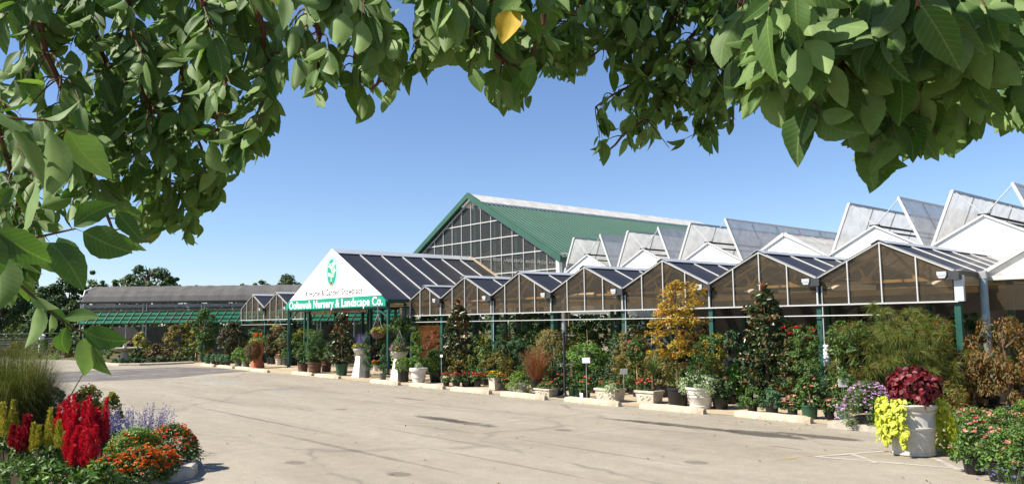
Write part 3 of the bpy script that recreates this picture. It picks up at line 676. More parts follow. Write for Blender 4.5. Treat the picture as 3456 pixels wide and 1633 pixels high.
# glazed gable: one window wall, its framing a sub-part
def roofz(u, d=0.33): return ZR-sl_*abs(u-UR)-d
gp_ = MB()._add([(UR-HW, B, 2.6), (UR+HW, B, 2.6), (UR+HW, B, roofz(UR+HW)), (UR, B, ZR-0.33), (UR-HW, B, roofz(UR-HW))], [(0, 1, 2, 3, 4)]).build('gable_glazing', 'clear_glass', mb, recalc=False)
m = MB()
for i in range(-7, 8):
    u = UR+i*0.828; m.bar((u, B-0.02, 2.6), (u, B-0.02, roofz(u)), 0.03, 0.05, (0, 1, 0))
for z in (7.22, 6.32, 5.425, 4.52, 3.6, 2.6):
    hw = min(HW, (ZR-0.33-z)/sl_); m.bar((UR-hw, B-0.024, z), (UR+hw, B-0.024, z), 0.04, 0.05)
m.bar((UR-HW, B-0.03, roofz(UR-HW)+0.02), (UR, B-0.03, ZR-0.31), 0.07); m.bar((UR, B-0.03, ZR-0.31), (UR+HW, B-0.03, roofz(UR+HW)+0.02), 0.07)
m.build('glazing_frame', 'alu_white', gp_)
for i in (-6, -4, -2, 0, 2, 4, 6):
    u = UR+i*0.828+0.1; MB().box((u-0.07, B+0.12, 0), (u+0.07, B+0.32, roofz(u, 0.5))).build('column', 'post_green', mb)
for y in (B+4.5, B+9, B+13.5):
    m = MB(); m.bar((UR-HW, y, ZE-0.1), (UR, y, ZR-0.5), 0.16, 0.1); m.bar((UR, y, ZR-0.5), (UR+HW, y, ZE-0.1), 0.16, 0.1); m.bar((UR-HW, y, ZE-0.1), (UR+HW, y, ZE-0.1), 0.14)
    for i in range(-5, 6): m.bar((UR+i*1.1, y, ZE-0.1), (UR+(i+0.5)*1.1*0.96, y, roofz(UR+(i+0.5)*1.1, 0.6)), 0.06)
    for s in (-1, 1): m.box((UR+s*HW-0.1-s*0.1, y-0.1, 0), (UR+s*HW+0.1-s*0.1, y+0.1, ZE))
    m.build('roof_truss', 'beam_tan', mb)
MB()._add([(UR-HW, YB1, 0.0), (UR+HW, YB1, 0.0), (UR+HW, YB1, ZE), (UR, YB1, ZR-0.1), (UR-HW, YB1, ZE)], [(0, 1, 2, 3, 4)]).build('back_wall', 'pale_panel', mb, recalc=False)

# ------------------------------------------------------------------ entrance with the sign gable
en = thing('entrance_canopy', 'gabled entrance canopy with dark glazed roof and white and green sign front', 'entrance')
YE0, UP, ZPE, UER, UEL, ZEE = 17.574, -32.92, 5.48, -28.30, -37.54, 3.09
for s, ue in ((1, UER), (-1, UEL)):
    rp = MB()._add([(UP, YE0-0.02, ZPE), (ue, YE0-0.02, ZEE), (ue, B-0.03, ZEE), (UP, B-0.03, ZPE)], [(0, 1, 2, 3)]).build('roof_panel', 'smoke_roof', en, recalc=False)
    for i in range(1, 7): y = YE0+i*1.165; MB().bar((UP, y, ZPE+0.025), (ue, y, ZEE+0.025), 0.045, 0.04).build('glazing_bar', 'alu_white', rp)
    m = MB(); m.bar((UP, B-0.05, ZPE+0.05), (ue, B-0.05, ZEE+0.05), 0.22, 0.05, (0, 0, 1)); m.build('flashing', 'concrete_tan', en)
    MB().prism([(UP, YE0-0.05, ZPE+0.04), (UP+s*0.42, YE0-0.05, ZPE+0.04-0.42*0.517), (UP+s*0.42, B-0.06, ZPE+0.04-0.42*0.517), (UP, B-0.06, ZPE+0.04)], (0, 0, 0.02)).build('ridge_cap', 'alu_grey', en)
    MB().box((ue-0.07, YE0, ZEE-0.16), (ue+0.07, D-0.3, ZEE-0.01)).build('eave_beam', 'post_green', en)
    for y in (YE0+0.1, D-0.25, D+3.4): MB().box((ue-0.05-0.02*s, y-0.05, 0), (ue+0.05-0.02*s, y+0.05, ZEE-0.15)).build('post', 'post_green', en)
    MB().bar((ue-s*0.05, YE0+0.1, 2.35), (ue-s*0.95, YE0+0.1, 2.78), 0.07).build('brace', 'post_green', en)
    MB().box((UP+s*1.9-0.07, D+1.9, 0), (UP+s*1.9+0.07, D+2.04, 3.9)).build('post', 'post_green', en)
MB().box((UEL, YE0+0.03, 2.72), (UER, YE0+0.13, 2.86)).build('front_beam', 'post_green', en)
m = MB()
for y in (YE0+2.4, YE0+4.8): m.bar((UEL+0.2, y, ZEE-0.1), (UP, y, ZPE-0.15), 0.08); m.bar((UP, y, ZPE-0.15), (UER-0.2, y, ZEE-0.1), 0.08); m.bar((UEL+0.2, y, 2.98), (UER-0.2, y, 2.98), 0.08)
m.build('roof_truss', 'beam_tan', en)
sg = MB().prism([(-37.24, YE0-0.06, 3.275), (-28.62, YE0-0.06, 3.275), (UP, YE0-0.06, ZPE+0.06)], (0, 0.04, 0)).build('sign_gable', 'banner_white', en)
bd = MB().prism([(-37.62, YE0-0.07, 2.805), (-28.28, YE0-0.07, 2.805), (-28.28, YE0-0.07, 3.04), (-28.66, YE0-0.07, 3.275), (-37.24, YE0-0.07, 3.275), (-37.62, YE0-0.07, 3.07)], (0, 0.05, 0)).build('sign_band', 'banner_green', en)
def lettering(name, text, u0, u1, z0, capz, y, mat, parent, bold=0.0, slope=0.0):
    cu = bpy.data.curves.new(name, 'FONT'); cu.body = text; cu.size = 1.0; cu.space_character = 1.0+bold*3; cu.offset = bold; cu.extrude = 0.0; cu.resolution_u = 3
    o = bpy.data.objects.new(name, cu); COL.objects.link(o)
    dg = bpy.context.evaluated_depsgraph_get(); me = bpy.data.meshes.new_from_object(o.evaluated_get(dg)); bpy.data.objects.remove(o)
    co = np.zeros(len(me.vertices)*3, np.float32); me.vertices.foreach_get('co', co); co = co.reshape(-1, 3)
    x0, x1 = co[:, 0].min(), co[:, 0].max()
    N = np.zeros_like(co); N[:, 0] = u0+(co[:, 0]-x0)/(x1-x0)*(u1-u0); N[:, 2] = z0+co[:, 1]*capz/0.69; N[:, 1] = y
    me.vertices.foreach_set('co', N.ravel()); me.update(); me.materials.clear(); me.materials.append(MATS[mat]); me.name = name
    ob_ = bpy.data.objects.new(name, me); COL.objects.link(ob_); ob_.parent = parent; return ob_
a = atY(1029, 1000.5, YE0-0.07); b_ = atY(1223, 990, YE0-0.07)
lettering('slogan_lettering', 'A Home & Garden Showplace', a[0], b_[0], 3.40, 0.28, YE0-0.064, 'letter_brown', sg, 0.015)
a = atY(976.5, 1041, YE0-0.07); b_ = atY(1291, 1031, YE0-0.07)
lettering('name_lettering', 'Ooltewah Nursery & Landscape Co.', a[0], b_[0], 2.865, 0.35, YE0-0.076, 'letter_white', bd, 0.014)
# oval logo: rings, little tree with roots
cz = atY(1120.3, 915.3, YE0-0.07); ex, ez = 0.50, 0.80
def oval(name, rx, rz, dy, mat, cx=cz[0], c_z=cz[2], n=40, parent=sg):
    return MB()._add([(cx+rx*math.cos(2*math.pi*i/n), YE0-0.062-dy, c_z+rz*math.sin(2*math.pi*i/n)) for i in range(n)], [tuple(range(n))]).build(name, mat, parent, recalc=False)
kx = mpp(cz)
kx2 = float(atY(1121.3, 915.3, YE0)[0]-atY(1120.3, 915.3, YE0)[0]); kz = float(atY(1120.3, 914.3, YE0)[2]-cz[2])*1.0
kz = float(atY(1120.3, 905.3, YE0)[2]-atY(1120.3, 915.3, YE0)[2])/10
oval('logo_ring', 22.3*kx2, 52.5*kz, 0.003, 'logo_cyan'); oval('logo_field', 15.0*kx2, 44.5*kz, 0.006, 'logo_green', cz[0]-0.9*kx2, cz[2]-4*kz)
m = MB()
def lp(x, y): return np.array([cz[0]+(x-780)/4.867*kx2, YE0-0.0712, cz[2]-(y-415)/4.867*kz])
def flatbar(m, p, q, wp, wq=None):
    p = lp(*p); q = lp(*q); d = q-p; n = np.array([-d[2], 0, d[0]]); n /= np.linalg.norm(n); wq = wq or wp
    m._add([p-n*wp, q-n*wq, q+n*wq, p+n*wp], [(0, 1, 2, 3)])
def flatleaf(m, x, y, l, a):
    p = []
    for i in range(10):
        t = 2*math.pi*i/10; ex_, ey_ = l*math.cos(t), l*0.42*math.sin(t); p.append(lp(x+ex_*math.cos(a)-ey_*math.sin(a), y-(ex_*math.sin(a)+ey_*math.cos(a)))-np.array([0, 0.001*random.random(), 0]))
    m._add(p, [tuple(range(10))])
for seg in (((770, 600), (768, 500)), ((768, 500), (785, 440)), ((785, 440), (765, 370)), ((765, 370), (745, 340)), ((785, 430), (815, 400)), ((768, 500), (740, 470)), ((780, 390), (795, 330)), ((795, 330), (800, 280))): flatbar(m, seg[0], seg[1], 0.03, 0.02)
for (x, y, a) in ((735, 335, 2.4), (750, 305, 1.9), (765, 345, 1.2), (785, 300, 1.9), (805, 275, 1.5), (815, 305, .6), (800, 340, .4), (815, 380, 1.1), (830, 405, .3), (810, 430, -.3), (735, 450, 2.6), (745, 485, 3.4), (730, 470, 3.0), (755, 470, 1.2), (800, 465, .5), (790, 500, .2)): flatleaf(m, x, y, 24, a)
m.build('logo_tree', 'logo_cream', sg, recalc=False)
m = MB()
for q in ((735, 625), (750, 645), (770, 650), (790, 642), (805, 620)): flatbar(m, (770, 595), q, 0.045, 0.015)
m.build('logo_roots', 'logo_brown', sg, recalc=False)

# ------------------------------------------------------------------ shade house on the left
sh = thing('shade_house', 'long shade house with grey cloth barrel roof and green curtain', 'shade house', ld(-32.5, 60.0), YAW+0.03)
SL, ZE2, ZT2 = 24.5, 4.02, 5.3
nxs = 17*6; vv = []; ff = []
arc = [(0.0, 0.0), (0.2, 0.32), (0.7, 0.62), (1.5, 0.88), (2.6, 1.0), (4.0, 0.9), (5.0, 0.6), (5.4, 0.0)]
for i in range(nxs+1):
    x = SL*i/nxs; sag = 0.05*abs(math.sin(math.pi*i/6))
    for (yy, t) in arc: vv.append((x, yy+sag*0.3, ZE2+(ZT2-ZE2)*t-sag*(0.3+0.7*t)*0.6+0.015*math.sin(i*1.7+yy)))
na = len(arc)
for i in range(nxs):
    for j in range(na-1): ff.append((i*na+j, (i+1)*na+j, (i+1)*na+j+1, i*na+j+1))
MB()._add(vv, ff).build('shade_cloth', 'shade_cloth', sh, recalc=False)
m = MB()
for i in range(18):
    x = SL*i/17; m.tube([(x, yy+0.0, ZE2+(ZT2-ZE2)*t-0.09) for yy, t in arc], 0.02, 5)
m.build('hoops', 'steel', sh).name = 'hoop_frame'
MB().box((-0.1, -0.08, ZE2-0.15), (SL, 0.06, ZE2-0.0)).build('eave_beam', 'metal_dark', sh)
MB().box((-0.1, 0.1, ZE2-0.46), (SL, 0.16, ZE2-0.22)).build('fascia', 'pale_panel', sh)
MB().box((-0.1, -0.02, ZE2-0.62), (SL, 0.12, ZE2-0.48)).build('beam', 'metal_dark', sh)
MB().box((-0.1, 0.1, ZE2-0.74), (SL, 0.2, ZE2-0.64)).build('fascia', 'beam_tan', sh)
x0 = 0.35
gc = MB()._add([(x0, -0.12, 3.22), (SL, -0.12, 3.22), (SL, -0.72, 2.35), (x0-0.15, -0.72, 2.35)], [(0, 1, 2, 3)]).build('green_curtain', 'green_curtain', sh, recalc=False)
m = MB()
for t in (0.0, 0.33, 0.67, 1.0): m.bar((x0-0.15*t, -0.14-0.6*t, 3.23-0.87*t), (SL, -0.14-0.6*t, 3.23-0.87*t), 0.05, 0.07)
x = x0
while x < SL: m.bar((x, -0.145, 3.23), (x-0.22-0.012*x, -0.745, 2.36), 0.04, 0.03); x += 0.62
m.build('curtain_frame', 'metal_dark', gc)
for x in (0.1, 4.75, 9.1, 13.4, 17.8, 22):
    m = MB()
    for dx in (-0.13, 0.13): m.tube([(x+dx, 0, 0), (x+dx, 0, ZE2-0.1)], 0.035, 6)
    for i in range(12): z = 0.15+i*0.3; m.tube([(x-0.13, 0, z), (x+0.13, 0, z+0.28)], 0.012, 4)
    m.build('lattice_post', 'steel', sh)
for x in (2.2, 3.5, 6.6, 11, 15.5, 20):
    MB().tube([(x, 2.7, 0), (x, 2.7, ZE2)], 0.05, 8).build('post', 'steel', sh)
MB().box((0, 5.3, 0.0), (SL, 5.4, ZE2-1.9)).build('back_wall', 'shade_cloth', sh)
MB().prism([(0.0, 0.1, ZE2-0.1), (0.0, 5.4, ZE2-0.1), (0.0, 4.6, ZT2-0.2), (0, 2.2, ZT2-0.05), (0, 0.5, ZT2-0.4)], (-0.06, 0, 0)).build('end_panel', 'white_panel', sh)
# white panel side of a far shed below the curtain and the fence at far left
fe = thing('wire_fence', 'low wire fence on dark posts at the left behind the planting', 'fence', ld(-46, 62, 0), YAW)
for i in range(7): MB().tube([(i*2.4, 0, 0), (i*2.4, 0, 1.75)], 0.05, 6).build('post', 'metal_dark' if i != 5 else 'alu_white', fe)
m = MB()
for z in (0.5, 0.9, 1.3, 1.7): m.tube([(0, 0, z), (14.4, 0, z)], 0.014, 5)
m.build('rail_wire', 'steel', fe)
MB().box((0, 0.1, 0), (14.4, 0.16, 1.2)).build('screen', 'shade_cloth', fe)
# red road sign far left
rs = thing('road_sign', 'red sign with white letters and white border above the left planting', 'sign', ld(-42.6, 66, 0), YAW+0.05)
MB().box((-1.1, -0.05, 4.05), (0.35, 0.05, 4.95)).build('border', 'alu_white', rs)
fc = MB().box((-1.05, -0.065, 4.1), (0.28, -0.051, 4.9)).build('face', 'sign_red', rs)
MB().box((-0.45, 0.05, 0), (-0.33, 0.15, 4.9)).build('post', 'metal_dark', rs)
MB().box((-1.05, -0.06, 5.0), (0.3, 0.05, 5.35)).build('upper_panel', 'alu_grey', rs)
lettering('sign_lettering', 'nt', -0.72, 0.12, 4.28, 0.62, -0.07, 'letter_white', fc, 0.02)

# ================================================================== FAR TREES
def yh(x): return 1111-0.0122*x
def far_tree(label, x, ytop, wpx, d, mat='tree_far', shape='ball', crown0=0.25, n=3800, k=46, leaf_=None, cl=0.3, group='trees beyond the nursery'):
    L = (x-IW/2)/F*d; h = CH+(yh(x)-ytop)/F*d; rx = wpx/2/F*d
    t = thing('tree', label, 'tree', ld(L, d), random.uniform(0, 6), group)
    tr = MB(); tr.tube([(0, 0, -0.1), (0.1, 0, h*0.3), (0.05, 0.1, h*0.6), (0, 0, h*0.85)], [0.03*h, 0.022*h, 0.014*h, 0.004*h], 8)
    for i in range(9):
        a = i*2.4; z = h*(0.3+0.05*i); rr = rx*0.75; tr.tube([(0, 0, z), (rr*0.5*math.cos(a), rr*0.5*math.sin(a), z+h*0.1), (rr*math.cos(a), rr*math.sin(a), z+h*0.16)], [0.011*h, 0.007*h, 0.002*h], 5)
    tr.build('trunk', 'bark', t, smooth=True)
    ln = leaf_ or max(0.28, h*0.035)
    V, Fq = crown(shape, n, rx, h*(1-crown0)*0.97, h*crown0, ln, 0.6, rx*cl, k, 0.5, 0.2)
    raw_mesh('crown', V, Fq, mat, t); return t
far_tree('broad dark tree rising highest above the shade house roof', 500, 858, 175, 92, n=5200, k=60, cl=0.26)
far_tree('lower dark tree at right shoulder of the tallest tree', 575, 918, 70, 88)
far_tree('pale green bushy tree between two dark trees above the cloth roof', 400, 930, 80, 96, 'tree_far_light')
far_tree('thin pale tree alone above the left end of the shade house', 322, 905, 66, 96, 'tree_far_light', n=1700, k=26)
far_tree('dark rounded tree beside the left end of the shade house', 232, 930, 105, 80, n=5000)
far_tree('dark tree left of the shade house behind the red sign', 168, 950, 105, 76, n=5000)
far_tree('dark tree half hidden by near leaves at the left edge', 90, 945, 120, 84, n=5000)
far_tree('dark tree behind the left edge of the grass mound', 10, 925, 130, 80, n=4000)
far_tree('low dark tree crown at foot of the dark trees left', 255, 1010, 70, 70, n=4000, crown0=0.08)
far_tree('small dark shrubby tree beside the wire fence', 130, 1040, 110, 68, n=4500, crown0=0.05)
far_tree('small dark treetop just above the cloth roof', 655, 958, 45, 110)
far_tree('low rounded treetop above the middle of the cloth roof', 712, 962, 55, 115)
far_tree('pale slender treetop left of the sign gable trees', 822, 942, 40, 100, 'tree_far_light', n=1800)
far_tree('dark leafy tree behind the twin gables', 880, 934, 62, 96)
far_tree('broad dark tree just left of the white sign gable', 965, 922, 100, 98, n=4600)
# distant wood along the horizon
parts = []
for i in range(70):
    x = -200+i*42; d = 150+random.uniform(-8, 8); L = (x-IW/2)/F*d; P = ld(L, d); hgt = random.uniform(5.5, 8.0)
    V, Fq = crown('ball', 420, 5.5, hgt, 0, 0.9, 0.6, 1.6, 16); parts.append((V+P, Fq))
V, Fq = merge(parts); setp(raw_mesh('distant_wood', V, Fq, 'tree_far'), kind='stuff')

# ================================================================== PLANTS
def root(name, label, cat, x, y, group=None, rz=None):
    P = gp(x, y); t = thing(name, label, cat, P, 0, group); t.location.z = 0.006; return t, mpp(P)
def pot_mesh(rb_, rt, h, rim=True, n=22):
    m = MB(); rm = rt*0.09
    prof = [(rb_*0.96, 0), (rb_, 0.01), (rt-0.003, h*0.86)]
    if rim: prof += [(rt+rm*0.6, h*0.87), (rt+rm*0.6, h*0.985), (rt+rm*0.3, h), (rt-rm, h), (rt-rm*1.2, h*0.93)]
    else: prof += [(rt, h), (rt-0.012, h), (rt-0.014, h*0.93)]
    m.lathe(prof, n, True, False); return m
def pot(t, k, mat, wpx, hpx, taper=0.8, soil=True, name='pot'):
    rt = wpx*k/2; h = hpx*k; o = pot_mesh(rt*taper, rt, h).build(name, mat, t, smooth=True)
    if soil: MB().lathe([(rt*0.93, h*0.93), (rt*0.5, h*0.95), (0.01, h*0.955)], 18, False, True).build('soil', 'soil', o)
    return h
def fol(t, k, shape, mat, wpx, hpx, z0px, ln, cov=3.0, ratio=0.5, clump=0.0, kc=0, up=0.4, droop=0.2, name='foliage', ncap=5000, depth=None, c=(0, 0), jit=0.3):
    rx = wpx*k/2; h = hpx*k; n = int(min(ncap*2, 1.9*cov*(2*rx*h*0.75)/(ln*ln*ratio*0.5)))
    V, Fq = crown(shape, max(60, n), rx, h, z0px*k, ln, ratio, clump*rx, kc, up, droop, (depth*k/2 if depth else None), jit, c)
    return raw_mesh(name, V, Fq, mat, t)
def bloom(t, k, shape, mat, n, wpx, hpx, z0px, r, name='bloom', c=(0, 0), zmin=0.3):
    V, Fq = heads(on_shape(shape, n, wpx*k/2, hpx*k, z0px*k, zmin=zmin, c=c), r); return raw_mesh(name, V, Fq, mat, t)
def stem(t, pts, r, mat='bark', name='trunk', n=7): return MB().tube(pts, r, n).build(name, mat, t, smooth=True)

def shrub(label, x, y, potspec, crowns, blooms=(), name='potted_shrub', cat='plant', group=None, trunk=None):
    t, k = root(name, label, cat, x, y, group)
    if potspec: pot(t, k, *potspec)
    if trunk: stem(t, [(0, 0, trunk[0]*k), (0.02, 0.01, (trunk[0]+trunk[1])/2*k), (0, 0, trunk[1]*k)], [trunk[2]*k, trunk[2]*k*0.85, trunk[2]*k*0.5], trunk[3] if len(trunk) > 3 else 'bark')
    for c in crowns: fol(t, k, *c[:6], **(c[6] if len(c) > 6 else {}))
    for b in blooms: bloom(t, k, *b)
    return t, k
CL = dict(clump=0.28, kc=34)
CS = dict(clump=0.22, kc=60)
# magnolias in tubs -------------------------------------------------
def magnolia(label, x, y, w_, h_, potmat, pw, ph, low=0.12):
    t, k = root('magnolia_tree', label, 'tree', x, y, 'cone shaped magnolias in tubs')
    pot(t, k, potmat, pw, ph)
    stem(t, [(0, 0, ph*k*0.9), (0.01, 0, h_*k*0.5), (0, 0, h_*k*0.96)], [0.035, 0.028, 0.008])
    z0 = ph+h_*0.02
    fol(t, k, 'magnolia', 'leaf_magnolia', w_, (h_-z0)*0.93, z0, 0.15, 3.4, 0.42, clump=0.2, kc=110, up=0.35, droop=0.05, ncap=6500)
    fol(t, k, 'cone', 'leaf_magnolia_top', w_*0.62, (h_-z0)*0.42, z0+(h_-z0)*0.6, 0.13, 1.7, 0.42, clump=0.22, kc=34, up=0.5, droop=-0.5, name='new_growth')
    return t, k
t, k = magnolia('bronze tipped magnolia in a green tub under the white sign band', 1153, 1267, 84, 222, 'pot_green', 42, 40)
t, k = magnolia('bronze topped magnolia behind the row of red flower pots', 1550, 1288, 108, 268, 'pot_green', 42, 34)
t, k = magnolia('tallest bronze topped magnolia right of the big white pot', 2594, 1372, 160, 414, 'pot_black', 60, 40)
bloom(t, k, 'magnolia', 'petal_white', 5, 150, 330, 50, 0.06)

# golden maple ------------------------------------------------------
t, k = root('maple_tree', 'orange and gold maple tree in a wide black tub', 'tree', 2289, 1368)
h = pot(t, k, 'pot_black', 72, 60, 0.86)
tr = MB(); tr.tube([(0, 0, h*0.9), (0.015, 0, 1.2), (-0.02, 0.01, 1.9), (0.02, 0, 2.5), (0.03, 0, 2.95)], [0.03, 0.026, 0.022, 0.014, 0.006], 8)
for (a, z, r, dz) in ((0.2, 1.25, .7, .5), (2.6, 1.2, .75, .35), (4.0, 1.5, .6, .4), (1.2, 1.7, .6, .5), (3.3, 1.9, .6, .3), (5.4, 2.0, .7, .6), (0.6, 2.3, .5, .4), (3.0, 2.3, .45, .5), (4.6, 2.5, .3, .5)):
    tr.tube([(0, 0, z), (r*.5*math.cos(a), r*.5*math.sin(a), z+dz*.6), (r*math.cos(a), r*math.sin(a), z+dz)], [0.013, 0.009, 0.003], 5)
tr.build('trunk', 'bark', t, smooth=True)
fol(t, k, 'layers', 'leaf_maple_orange', 225, 178, 155, 0.07, 1.25, 0.6, clump=0.16, kc=70, up=0.9, droop=0.3, c=(-0.05, 0))
fol(t, k, 'mound', 'leaf_maple_orange', 180, 152, 262, 0.07, 1.25, 0.6, clump=0.22, kc=55, up=0.8, droop=0.3, name='upper_foliage', c=(0.12, 0))
fol(t, k, 'ball', 'leaf_maple_orange', 60, 80, 330, 0.08, 1.3, 0.6, clump=0.35, kc=16, up=0.8, droop=0.3, name='side_spray', c=(0.52, 0.2))

# big white pot with dwarf spruce and silver foliage -----------------
t, k = root('planted_pot', 'large cream pot with dark cone spruce and silver trailing foliage', 'plant', 2365, 1378)
H_ = 72*k; r_ = 50*k
m = MB(); m.lathe([(r_*.66, 0), (r_*.70, .02), (r_*.70, H_*.1), (r_*.73, H_*.12), (r_*.73, H_*.15), (r_*.71, H_*.17), (r_*.84, H_*.52), (r_*.87, H_*.54), (r_*.87, H_*.58), (r_*.85, H_*.6), (r_*.87, H_*.65), (r_*.89, H_*.66), (r_*.93, H_*.86), (r_*1.0, H_*.9), (r_*1.0, H_), (r_*.9, H_), (r_*.88, H_*.93)], 36, True, False)
p_ = m.build('pot', 'pot_white', t, smooth=True); MB().lathe([(r_*.9, H_*.94), (0.01, H_*.96)], 18, False, True).build('soil', 'soil', p_)
fol(t, k, 'spruce', 'leaf_spruce', 92, 166, 74, 0.032, 3.0, 0.35, clump=0.1, kc=230, up=0.1, droop=-0.3, name='spruce', ncap=9000)
fol(t, k, 'mound', 'leaf_silver', 158, 62, 58, 0.045, 2.4, 0.5, clump=0.2, kc=60, name='silver_foliage', depth=120, ncap=6000)
stem(t, [(0, 0, H_*.9), (0, 0, 220*k)], [0.02, 0.006], 'bark')

# fountain grass with the rectangular stone planters -----------------
def trough(label, x0, x1, y, hpx, name='stone_planter'):
    a = gp(x0, y); b = gp(x1, y+4); Yc = a[1]; k = mpp((a+b)/2); wd = min(1.25, abs(b[0]-a[0])*0.8)
    t = thing(name, label, 'planter', ((a[0]*0.9+b[0]*0.1)+wd/2, Yc+0.2, 0.006), 0, 'carved stone troughs'); h = hpx*k; dp = 0.42
    m = MB(); L, l = wd/2, wd/2-0.05; D2, d2 = dp/2, dp/2-0.04
    vs_ = []
    for (x, y_, z) in ((l, d2, 0), (L-.01, D2-.01, h*.82), (L+.015, D2+.015, h*.84), (L+.015, D2+.015, h), (L-.05, D2-.05, h), (L-.06, D2-.06, h*.85)):
        vs_ += [(-x, -y_, z), (x, -y_, z), (x, y_, z), (-x, y_, z)]
    fs_ = [(3, 2, 1, 0)]+[(i*4+j, i*4+(j+1) % 4, (i+1)*4+(j+1) % 4, (i+1)*4+j) for i in range(5) for j in range(4)]
    b_ = m._add(vs_, fs_).build('trough', 'cast_stone', t); MB().box((-L+.06, -D2+.06, h*.8), (L-.06, D2-.06, h*.88)).build('soil', 'soil', b_)
    m = MB()                                                       # carved swags and rosettes
    for cx in np.linspace(-l+0.15, l-0.15, 3 if wd > 0.9 else 2):
        for i in range(12):
            a_ = i*0.55; rr = 0.025+0.006*(i % 3); px = cx+0.07*math.cos(a_)*(1-i/20); pz = h*.45+h*.22*math.sin(a_)*(1-i/20); yo = -(d2+(D2-d2)*pz/h)-0.0
            m.lathe([(rr, 0), (rr*.7, .012), (rr*.2, .018)], 7); q = m.v[-21:]
            for jj in range(21): v = m.v[-21+jj]; m.v[-21+jj] = (px+v[0], yo-v[2]+0.002, pz+v[1])
    for sy in (-0.08, 0.08):
        for i in range(9):
            a_ = i*0.7; rr = 0.022; m.lathe([(rr, 0), (rr*.7, .012), (rr*.2, .018)], 7); pz = h*.45+h*.2*math.sin(a_)*(1-i/16); xo = l+(L-l)*pz/h
            for jj in range(21): v = m.v[-21+jj]; m.v[-21+jj] = (xo+v[2]-0.002, sy+0.035*math.cos(a_)+v[0], pz+v[1])
    m.build('carved_relief', 'cast_stone', b_); return t, k, wd, h
t, k, wd, h = trough('low carved stone trough with coral flowers in front of the purple grass', 1796, 1880, 1336, 27)
fol(t, k, 'mound', 'leaf_mid', 95, 26, 22, 0.05, 2.2, depth=45); bloom(t, k, 'mound', 'petal_coral', 12, 85, 24, 26, 0.04)
t, k, wd, h = trough('longest carved stone trough with trailing variegated ivy at its right corner', 1999, 2120, 1352, 44)
fol(t, k, 'mound', 'leaf_mid', 115, 30, 40, 0.05, 2.0, depth=45); bloom(t, k, 'mound', 'petal_coral', 9, 105, 28, 44, 0.04)
V, Fq = crown('mound', 220, 0.2, 0.22, h*.75, 0.06, 0.6, 0.07, 14, c=(wd*.3, -.18)); raw_mesh('ivy', V, Fq, 'leaf_silver', t)
t, k, wd, h = trough('carved stone trough with red flowers and small palm beside the black maple tub', 2136, 2240, 1358, 42)
fol(t, k, 'mound', 'leaf_dark', 80, 45, 36, 0.06, 2.4, depth=45, c=(-.15, 0)); bloom(t, k, 'mound', 'petal_coral', 12, 80, 46, 38, 0.055, 'bloom', (-.15, 0))
stem(t, [(wd*.2, 0, h*.8), (wd*.2, 0, h+60*k)], [0.04, 0.03], 'bark', 'palm_trunk')
V, Fq = blades(60, 0.03, 0.55, 0.5, 0.035, 6, 0.9, 0.3, h+52*k, (wd*.2, 0)); raw_mesh('palm_fronds', V, Fq, 'leaf_mid', t)

t, k = root('fountain_grass', 'arching purple fountain grass with feathery plumes', 'grass', 1812, 1318)
pot(t, k, 'pot_black', 44, 34)
V, Fq = blades(900, 0.12, 118*k, 76*k, 0.011, 6, 0.7, 0.45, 20*k); raw_mesh('blades', V, Fq, 'blade_purple', t)
V, Fq = blades(90, 0.1, 150*k, 85*k, 0.012, 6, 0.5, 0.2, 20*k); W_ = V.reshape(90, 14, 3); tips = W_[:, 9:13:2].mean(1); ax = unit(W_[:, 12]-W_[:, 8])
raw_mesh('plume_stalks', V, Fq, 'blade_purple', t)
c = np.repeat(tips, 26, 0)+np.repeat(ax, 26, 0)*RNG.uniform(-.13, .1, (90*26, 1)); V, Fq = leaves(c, unit(rvec(len(c))+np.repeat(ax, 26, 0)*1.2), rvec(len(c)), 0.04, 0.008); raw_mesh('plumes', V, Fq, 'blade_purple', t)

# juniper cone, stone pots and low flowers ---------------------------
t, k = root('juniper', 'tall pointed blue green juniper beside the greenhouse post', 'plant', 1690, 1290)
pot(t, k, 'pot_black', 40, 26)
fol(t, k, 'cone', 'leaf_juniper', 84, 176, 22, 0.06, 2.8, 0.28, clump=0.13, kc=170, up=0.1, droop=-1.1, ncap=9000)
stem(t, [(0, 0, 10*k), (0, 0, 185*k)], [0.03, 0.006])
t, k = root('stone_pot', 'square stone pot of yellow flowers below the juniper', 'planter', 1672, 1317)
MB().lathe([(13*k, 0), (15*k, .03), (16*k, 36*k), (17.5*k, 37*k), (17.5*k, 42*k), (14*k, 42*k), (14*k, 38*k)], 4, True, True, square=True).build('pot', 'cast_stone', t)
fol(t, k, 'mound', 'leaf_mid', 56, 22, 40, 0.05, 2.2); bloom(t, k, 'mound', 'petal_yellow', 34, 58, 24, 40, 0.04)
t, k = root('trailing_plant', 'pale variegated plant sprawling over its pot left of the purple grass', 'plant', 1752, 1328)
pot(t, k, 'cast_stone', 48, 30)
fol(t, k, 'mound', 'leaf_box', 78, 46, 22, 0.055, 2.2, clump=0.3, kc=26, name='upper_foliage'); fol(t, k, 'mound', 'leaf_silver', 86, 48, 0, 0.045, 1.6, clump=0.25, kc=36, droop=1.0)

